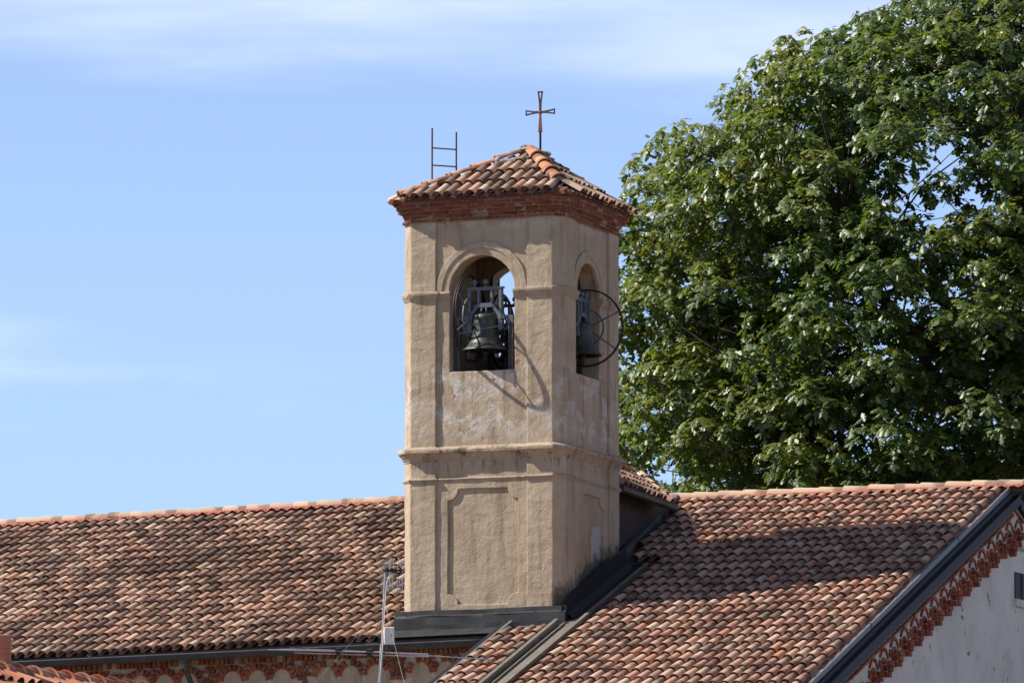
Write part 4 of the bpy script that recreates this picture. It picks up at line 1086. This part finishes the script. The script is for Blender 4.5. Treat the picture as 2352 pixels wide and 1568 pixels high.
# ================================================================== HOUSE IN FRONT (bottom left) WITH CHIMNEY, AERIAL ON ITS ROOF
yr = Vector((10.9, -43.9, -4.03)); HX = yr.x
house = thing('low_house', 'low house with bright orange ridge tiles in the lower left corner', 'house', (HX, -42, ZG))
HT = .42; H0, H1 = -49.5, -32.0; zr_h = -4.13
mb = MB()
for sg in (-1, 1):
    mb.hexa([(HX, H0, zr_h - .1), (HX + sg * 4.2, H0, zr_h - .1 - HT * 4.2), (HX + sg * 4.2, H1, zr_h - .1 - HT * 4.2), (HX, H1, zr_h - .1), (HX, H0, zr_h), (HX + sg * 4.2, H0, zr_h - HT * 4.2), (HX + sg * 4.2, H1, zr_h - HT * 4.2), (HX, H1, zr_h)])
hroof = mb.build('roof', M_DECK, house)
mb = MB(); mb.box((HX - 3.8, H0 + .3, ZG), (HX + 3.8, H1 - .3, zr_h - HT * 4.2 + .05)); mb.build('wall', M_WALL, house)
uh = Vector((-1, 0, HT)).normalized(); ah = Vector((0, 1, 0))
def org_h(j, i): return Vector((HX + 2.6, -46.5 + j * PITCHT, zr_h - HT * 2.6)) + uh * (i * EXPO), ah, uh
M_TILE_H = tile_mat('roof_tile_new', [(0.0, (0.42, 0.15, 0.085)), (0.5, (0.46, 0.18, 0.10)), (1.0, (0.38, 0.14, 0.08))], 0.0)
tile_field(hroof, org_h, 40, 6, None, None, lambda c: c.x > HX + .1, M_TILE_H, 60, lift=.02)
hip_tiles('ridge_tile', Vector((HX, -47.0, zr_h + .02)), Vector((HX, -35.0, zr_h + .02)), 33, .115, M_TILE_H, hroof, .03, True, 1.1)
cp = Vector((10.83, -43.9, 0))
mb = MB(); mb.tube([(cp.x, cp.y, zr_h - .3), (cp.x, cp.y, -4.03)], .105, 20); mb.build('chimney_collar', M_BLACKP, house)
mb = MB(); pr = [(0.0, -4.05)]
for k, z in enumerate((-4.05, -3.96, -3.895, -3.80, -3.745)): pr += [(.098, z), (.098, z + .055 if k < 4 else z + .055), (.092, z + .058)]
pr = [(.085, -4.1), (.097, -4.1), (.097, -3.90), (.092, -3.895), (.097, -3.89), (.097, -3.84), (.092, -3.835), (.097, -3.83), (.097, -3.775), (.092, -3.77), (.096, -3.765), (.096, -3.705), (.085, -3.70), (.082, -3.705), (.08, -4.0), (0, -4.0)]
mb.lathe(pr, (cp.x, cp.y, 0), 28); autosmooth(mb.build('chimney_pipe', M_TERRA, house), .6)

DA = lambda r_, u_, y=0.0: Vector((13.54, -40.77, -3.483)) + _R * r_ + Vector((0, 0, u_)) + _F * y
ant = thing('tv_aerial', 'tall thin mast with grid television aerial, long rods and white box', 'aerial', (13.46, -40.72, -5.2))
K_ = 228.0
def ap_(x, y, d=0.0): return Vector((13.542, -40.762, -3.483)) + _R * ((x - 880) / K_) + Vector((0, 0, -(y - 1440) / K_)) + _F * d
zb = zr_h - HT * (ap_(868, 1568).x - HX)
pb_ = ap_(866, 1700); pb_.z = min(zb, -4.9)
mb = MB(); mb.tube([pb_, ap_(872, 1568), ap_(877, 1480)], .017, 10); mb.tube([ap_(877, 1500), ap_(885, 1305)], .0125, 10); mb.build('mast', M_GALV, ant)
mb = MB(); c = ap_(894, 1460, -.03); hw, hh, hd = 11.5 / K_, 20 / K_, .035
r_ = [(-hw, -hh), (hw, -hh), (hw, hh), (-hw, hh)]
v, f = slab_mesh([(-hw, -hh), (hw, -hh), (hw, hh), (-hw, hh)], [], .07, .008)
bx = obj('junction_box', [c + _R * q.x + Vector((0, 0, q.y)) - _F * (q.z + .035) for q in v], f, M_BOXW, ant)
mb = MB(); mb.bar(c + _R * (.5 * hw) + Vector((0, 0, .02)) - _F * .04, c + _R * (.5 * hw) + Vector((0, 0, -.01)) - _F * .04, .004, .004); mb.build('latch', M_BLACKP, bx)
mb = MB(); mb.tube([ap_(884, 1483, -.02), ap_(882, 1500, -.03)], .008, 6); mb.tube([ap_(888, 1483, -.03), ap_(889, 1491, -.04)], .012, 6); mb.build('cable_gland', M_BLACKP, ant)
# VHF rods
mb = MB(); mb.tube([ap_(615, 1491), ap_(860, 1497), ap_(1130, 1514)], .006, 8); mb.build('dipole_rod', M_ALU, ant)
for (a, b) in (((640, 1488), (880, 1494)), ((675, 1496), (985, 1505))):
    mb = MB(); mb.tube([ap_(*a, .15), ap_(*b, .15)], .0055, 8); mb.build('dipole_rod', M_ALU, ant)
mb = MB(); mb.tube([ap_(700, 1489, .1), ap_(984, 1500, .1)], .008, 8); mb.build('boom', M_GALV, ant)
for (x, y) in ((778, 1493), (849, 1496)):
    mb = MB(); c = ap_(x, y, .02); mb.bar(c - _R * .035, c + _R * .035, .05, .03); mb.bar(c - Vector((0, 0, .045)), c + Vector((0, 0, .04)), .02, .05); mb.bar(c - _R * .05 + Vector((0, 0, -.02)), c + _R * .045 + Vector((0, 0, .02)), .015, .02); mb.build('rod_clamp', M_BLACKP, ant)
# UHF aerial: two curved grid reflectors and a row of dipoles
for (y0, y1, bend) in ((1282, 1316, 1), (1330, 1356, -1)):
    mb = MB()
    for i in range(9):
        t = i / 8; x = 877 + 24 * t; dd = .10 * math.sin(t * PI * .5)
        mb.tube([ap_(x, y0 + (3 - 6 * t) * bend, dd), ap_(x + 1, (y0 + y1) / 2, dd + .03), ap_(x, y1 + (2 - 4 * t) * -bend, dd)], .0022, 4)
    for j in range(9):
        s = j / 8; y = y0 + (y1 - y0) * s
        mb.tube([ap_(876, y + 2, 0), ap_(888, y, .07), ap_(902, y - 1, .10)], .0020, 4)
    mb.build('grid_reflector', M_GALV, ant)
for x, y0, y1 in ((895, 1279, 1340), (902, 1281, 1352), (913, 1280, 1356), (919, 1284, 1357), (924, 1284, 1354)):
    mb = MB(); mb.tube([ap_(x + 3, y0, -.03), ap_(x - 1, (y0 + y1) / 2 - 6, -.02)], .0036, 6); mb.tube([ap_(x - 2, (y0 + y1) / 2 + 6, -.02), ap_(x, y1, -.03)], .0036, 6); mb.build('dipole', M_ALU, ant)
mb = MB(); mb.bar(ap_(880, 1309, -.01), ap_(926, 1309, -.02), .03, .018); mb.box(ap_(884, 1313, -.05), ap_(893, 1304, .0)); mb.bar(ap_(896, 1307, -.03), ap_(910, 1313, -.03), .035, .04); mb.bar(ap_(919, 1302, -.02), ap_(920, 1318, -.02), .02, .02)
mb.build('aerial_body', M_BLACKP, ant)
mb = MB(); mb.tube([ap_(905, 1311, -.03), ap_(896, 1318, -.04), ap_(889, 1335, -.03), ap_(886, 1360, -.02), ap_(884, 1390, -.02), ap_(880, 1470, -.025), ap_(874, 1540, -.02), ap_(868, 1600, -.02)], .0042, 6)
mb.build('cable', M_BOXW, ant)
for (a, b, dp) in (((883, 1382), (672, 1610), .6), ((884, 1382), (938, 1600), -.8), ((882, 1384), (800, 1620), 1.0)):
    mb = MB(); pts = []
    for i in range(9):
        t = i / 8; q = ap_(a[0] + (b[0] - a[0]) * t, a[1] + (b[1] - a[1]) * t + 5 * math.sin(PI * t), dp * t); pts.append(q)
    mb.tube(pts, .0016, 4); mb.build('guy_wire', M_WIRE, ant)

# ================================================================== TREE
TUFTS = 38
TC = Vector((-.3, 29.4, 0))                            # trunk position
tree = thing('broadleaf_tree', 'large dense green tree with pointed lobed leaves behind the church', 'tree', (TC.x, TC.y, ZG))
def crown_r(z):                                         # crown radius by height
    pts = [(-2, 5.0), (2, 8.0), (5.5, 9.3), (9, 9.4), (11.2, 9.1), (12.0, 8.3), (12.8, 7.5), (13.9, 6.2), (14.9, 4.2), (15.9, 2.0), (16.8, 1.3), (17.5, .3)]
    for (a, ra_), (b, rb) in zip(pts[:-1], pts[1:]):
        if a <= z <= b: return ra_ + (rb - ra_) * (z - a) / (b - a)
    return 0
rng = np.random.default_rng(11)
clumps = []
tries = 0
while len(clumps) < 640 and tries < 120000:
    tries += 1
    z = rng.uniform(2.0, 17.3); th = rng.uniform(0, 2 * PI); R0 = crown_r(z)
    q = (rng.random() ** .33); r = R0 * (0.25 + .75 * q)
    p = Vector((TC.x + r * math.cos(th), TC.y + r * math.sin(th), z))
    # mostly the half that faces the place and the outline
    d = (p - TC); d.z = 0
    if d.dot(_F) > 2.0 and rng.random() < .93: continue
    if any((p - c[0]).length < .66 for c in clumps): continue
    out = Vector((math.cos(th), math.sin(th), 0.25 + .9 * max(0, (z - 9) / 8))).normalized()
    clumps.append((p, rng.uniform(.62, 1.12), out, q))
# inner clumps that close the crown
k = 0
while k < 180:
    z = rng.uniform(2.5, 15.0); th = rng.uniform(0, 2 * PI); r = crown_r(z) * rng.uniform(.1, .72)
    p = Vector((TC.x + r * math.cos(th), TC.y + r * math.sin(th), z))
    clumps.append((p, rng.uniform(1.0, 1.35), Vector((math.cos(th), math.sin(th), .3)).normalized(), .2)); k += 1
k = 0                                                   # fuller side towards the tower
while k < 130:
    z = rng.uniform(3.5, 11.5); th = rng.uniform(PI * .85, PI * 1.5); r = crown_r(z) * rng.uniform(.55, .98)
    p = Vector((TC.x + r * math.cos(th), TC.y + r * math.sin(th), z))
    clumps.append((p, rng.uniform(.75, 1.1), Vector((math.cos(th), math.sin(th), .4)).normalized(), .9)); k += 1
# leaf outline: three pairs of pointed lobes
ol = [(0, -.10), (.20, .15), (.10, .26), (.34, .42), (.13, .54), (.27, .72), (0, 1.0)]
pts2 = ol + [(-x, y) for x, y in ol[-2:0:-1]]
LV = np.array([(x, y, -.30 * abs(x) - .16 * y * y) for x, y in pts2]); nL = len(LV)
LV = np.vstack([LV, [[0, .40, -.02]]])
LF = np.array([(i, (i + 1) % nL, nL) for i in range(nL)])
PV = []; RN = []; YL = []; singles = []
Lx = []
def unit(a): return a / np.linalg.norm(a, axis=1)[:, None]
for (p, rad, out, q) in clumps:
    nt_ = int(TUFTS * rad * rad * (1.0 if q > .6 else .7))   # tufts of leaves at the twig ends
    dirs = unit(rng.normal(size=(nt_, 3)))
    flip = (dirs[:, 2] < -.15) & (rng.random(nt_) < .7); dirs[flip, 2] *= -1
    c = dirs * (rad * (.28 + .72 * rng.random(nt_) ** .6))[:, None]; c[:, 2] *= .66
    c[:, 2] -= .30 * (np.linalg.norm(c[:, :2], axis=1) / rad) ** 2 * rad
    o3 = np.array(out)
    axis = unit(dirs * .7 + o3 * .45 + np.array((0, 0, .55)) + rng.normal(size=(nt_, 3)) * .25)
    e1 = unit(np.cross(axis, rng.normal(size=(nt_, 3)))); e2 = np.cross(axis, e1)
    ty = np.clip(rng.normal(.10, .08, nt_) + .28 * np.clip(c[:, 2] / rad, 0, 1) * rng.random(nt_), 0, 1)  # tuft tops made yellower: light on them put into the colour
    young_sunlit = noise.noise(p * .33) > .16 or (p.x < -3.4 and noise.noise(p * .4 + Vector((9, 3, 1))) > -.42)
    if young_sunlit: ty = ty + rng.uniform(.12, .6, nt_) * np.clip(.35 + c[:, 2] / rad, 0, 1)  # new growth, with sunlight on left side and clump tops put into the colour
    if q <= .5: ty *= .25  # inner leaves kept duller: shade inside the crown put into the colour
    m = 7
    ph = rng.random((nt_, 1)) * 2 * PI + np.arange(m)[None, :] * 2.4 + rng.normal(size=(nt_, m)) * .2
    rad_ = (np.cos(ph)[..., None] * e1[:, None, :] + np.sin(ph)[..., None] * e2[:, None, :]).reshape(-1, 3)
    ax = np.repeat(axis, m, 0); n = nt_ * m
    tip = rad_ * .9 + ax * rng.uniform(.05, .55, (n, 1)) + rng.normal(size=(n, 3)) * .12; tip[:, 2] -= .62; tip = unit(tip)
    nor = ax * .75 + rad_ * .55 + np.array((0, 0, .35)) + rng.normal(size=(n, 3)) * .3
    nor = unit(nor - tip * np.sum(nor * tip, axis=1)[:, None])
    sx = np.cross(tip, nor)
    size = rng.uniform(.12, .25, n) * (1.0 if q > .5 else 1.25)
    C3 = np.array(p) + np.repeat(c, m, 0) + rad_ * .03 + rng.normal(size=(n, 3)) * .03
    v = (C3[:, None, :] + size[:, None, None] * (LV[None, :, 0:1] * sx[:, None, :] + LV[None, :, 1:2] * tip[:, None, :] + LV[None, :, 2:3] * nor[:, None, :]))
    PV.append(v); RN.append(np.clip(np.repeat(rng.random(nt_), m) * .7 + rng.random(n) * .3, 0, 1))
    YL.append(np.clip(np.repeat(ty, m), 0, .9)); Lx.append((C3, sx, tip, nor, size))
V = np.vstack(PV); RNs = np.concatenate(RN); YLs = np.concatenate(YL); NL = len(V)
C3 = np.vstack([a[0] for a in Lx]); SX = np.vstack([a[1] for a in Lx]); TP = np.vstack([a[2] for a in Lx]); NO = np.vstack([a[3] for a in Lx]); SZ = np.concatenate([a[4] for a in Lx])
# the leaves that show largest: in view, nearest to the viewer
d = C3 - np.array(CAM); w_ = d @ np.array(_W); ux = 1176 + 13000 * (d @ np.array(_R)) / w_; uy = 784 - 13000 * (d @ np.array(_U)) / w_
ok = (ux > 1440) & (ux < 2340) & (uy > 10) & (uy < 1080); score = np.where(ok, -SZ / w_ * np.abs(NO @ np.array(_W)) + (w_ - w_.min()) * 1e-4, 9)
first = np.argsort(score)[:300]; mask = np.ones(NL, bool); mask[first] = False
Vr = V[mask]; nr_ = len(Vr); nv = nL + 1
me = bpy.data.meshes.new('crown')
me.vertices.add(nr_ * nv); me.vertices.foreach_set('co', Vr.reshape(-1).astype(np.float32))
FF = (LF[None] + (np.arange(nr_) * nv)[:, None, None]).reshape(-1)
nf = nr_ * len(LF)
me.loops.add(nf * 3); me.loops.foreach_set('vertex_index', FF.astype(np.int32))
me.polygons.add(nf); me.polygons.foreach_set('loop_start', (np.arange(nf) * 3).astype(np.int32))
me.update(calc_edges=True)
me.polygons.foreach_set('use_smooth', np.ones(nf, bool))
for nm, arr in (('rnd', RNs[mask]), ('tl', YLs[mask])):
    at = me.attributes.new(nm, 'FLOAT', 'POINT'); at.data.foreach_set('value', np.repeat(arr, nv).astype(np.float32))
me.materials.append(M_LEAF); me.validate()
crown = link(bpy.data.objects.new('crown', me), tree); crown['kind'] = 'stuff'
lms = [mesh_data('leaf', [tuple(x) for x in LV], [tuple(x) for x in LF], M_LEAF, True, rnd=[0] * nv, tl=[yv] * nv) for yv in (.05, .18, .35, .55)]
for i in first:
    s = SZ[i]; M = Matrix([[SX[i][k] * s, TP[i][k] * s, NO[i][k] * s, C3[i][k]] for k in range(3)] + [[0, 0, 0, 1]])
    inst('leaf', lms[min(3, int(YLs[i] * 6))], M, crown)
mb = MB(); mb.tube([(TC.x, TC.y, ZG - .3), (TC.x + .05, TC.y, ZG + 1), (TC.x - .1, TC.y + .1, -4), (TC.x, TC.y, 0), (TC.x + .2, TC.y, 4.5), (TC.x + .1, TC.y + .2, 9), (TC.x + .3, TC.y, 14)], [.75, .55, .5, .46, .38, .25, .09], 14)
mb.build('trunk', M_BARK, tree, True)
random.seed(4)
mains = []
for k in range(14):
    th = 2 * PI * k / 14 + random.uniform(-.2, .2); z0 = random.uniform(-1, 8); R1 = crown_r(min(15, z0 + 6)) * .72
    a = Vector((TC.x, TC.y, z0)); b = a + Vector((math.cos(th) * R1 * .35, math.sin(th) * R1 * .35, 1.9)); c = a + Vector((math.cos(th) * R1 * .75, math.sin(th) * R1 * .75, 3.9)); e = a + Vector((math.cos(th) * R1, math.sin(th) * R1, 5.8))
    mains.append((a, b, c, e))
    mb = MB(); mb.tube([a, b, c, e], [.2, .13, .07, .02], 8); mb.build('limb', M_BARK, tree, True)
mb = MB()
def along(mm, t):
    k = min(2, int(t * 3)); return mm[k].lerp(mm[k + 1], t * 3 - k)
for (p, rad, out, q) in clumps:
    best = None
    for mm in mains:
        for t in (random.uniform(.3, .6), random.uniform(.5, .8), random.uniform(.7, 1)):
            s = along(mm, t); dd = (s - p).length + (0 if s.z < p.z + .6 else 3)
            if best is None or dd < best[0]: best = (dd, s)
    s = best[1]; L = (s - p).length
    mid = s.lerp(p, .5) + Vector((random.uniform(-.15, .15), random.uniform(-.15, .15), random.uniform(-.05, .2))) * L
    mb.tube([s, s.lerp(mid, .55) + Vector((0, 0, .05)) * L, mid, p], [.028, .022, .016, .007], 5)
    for k in range(5):
        e = p + Vector((random.gauss(0, 1), random.gauss(0, 1), random.gauss(0, .5) - .2)).normalized() * rad * .55; mb.tube([mid.lerp(p, .8), e], [.010, .004], 4)
tw = mb.build('twigs', M_BARK, tree, True); tw['kind'] = 'stuff'
print('leaves', NL, 'gable bricks', gcount, 'frieze bricks', cnt, 'clumps', len(clumps))
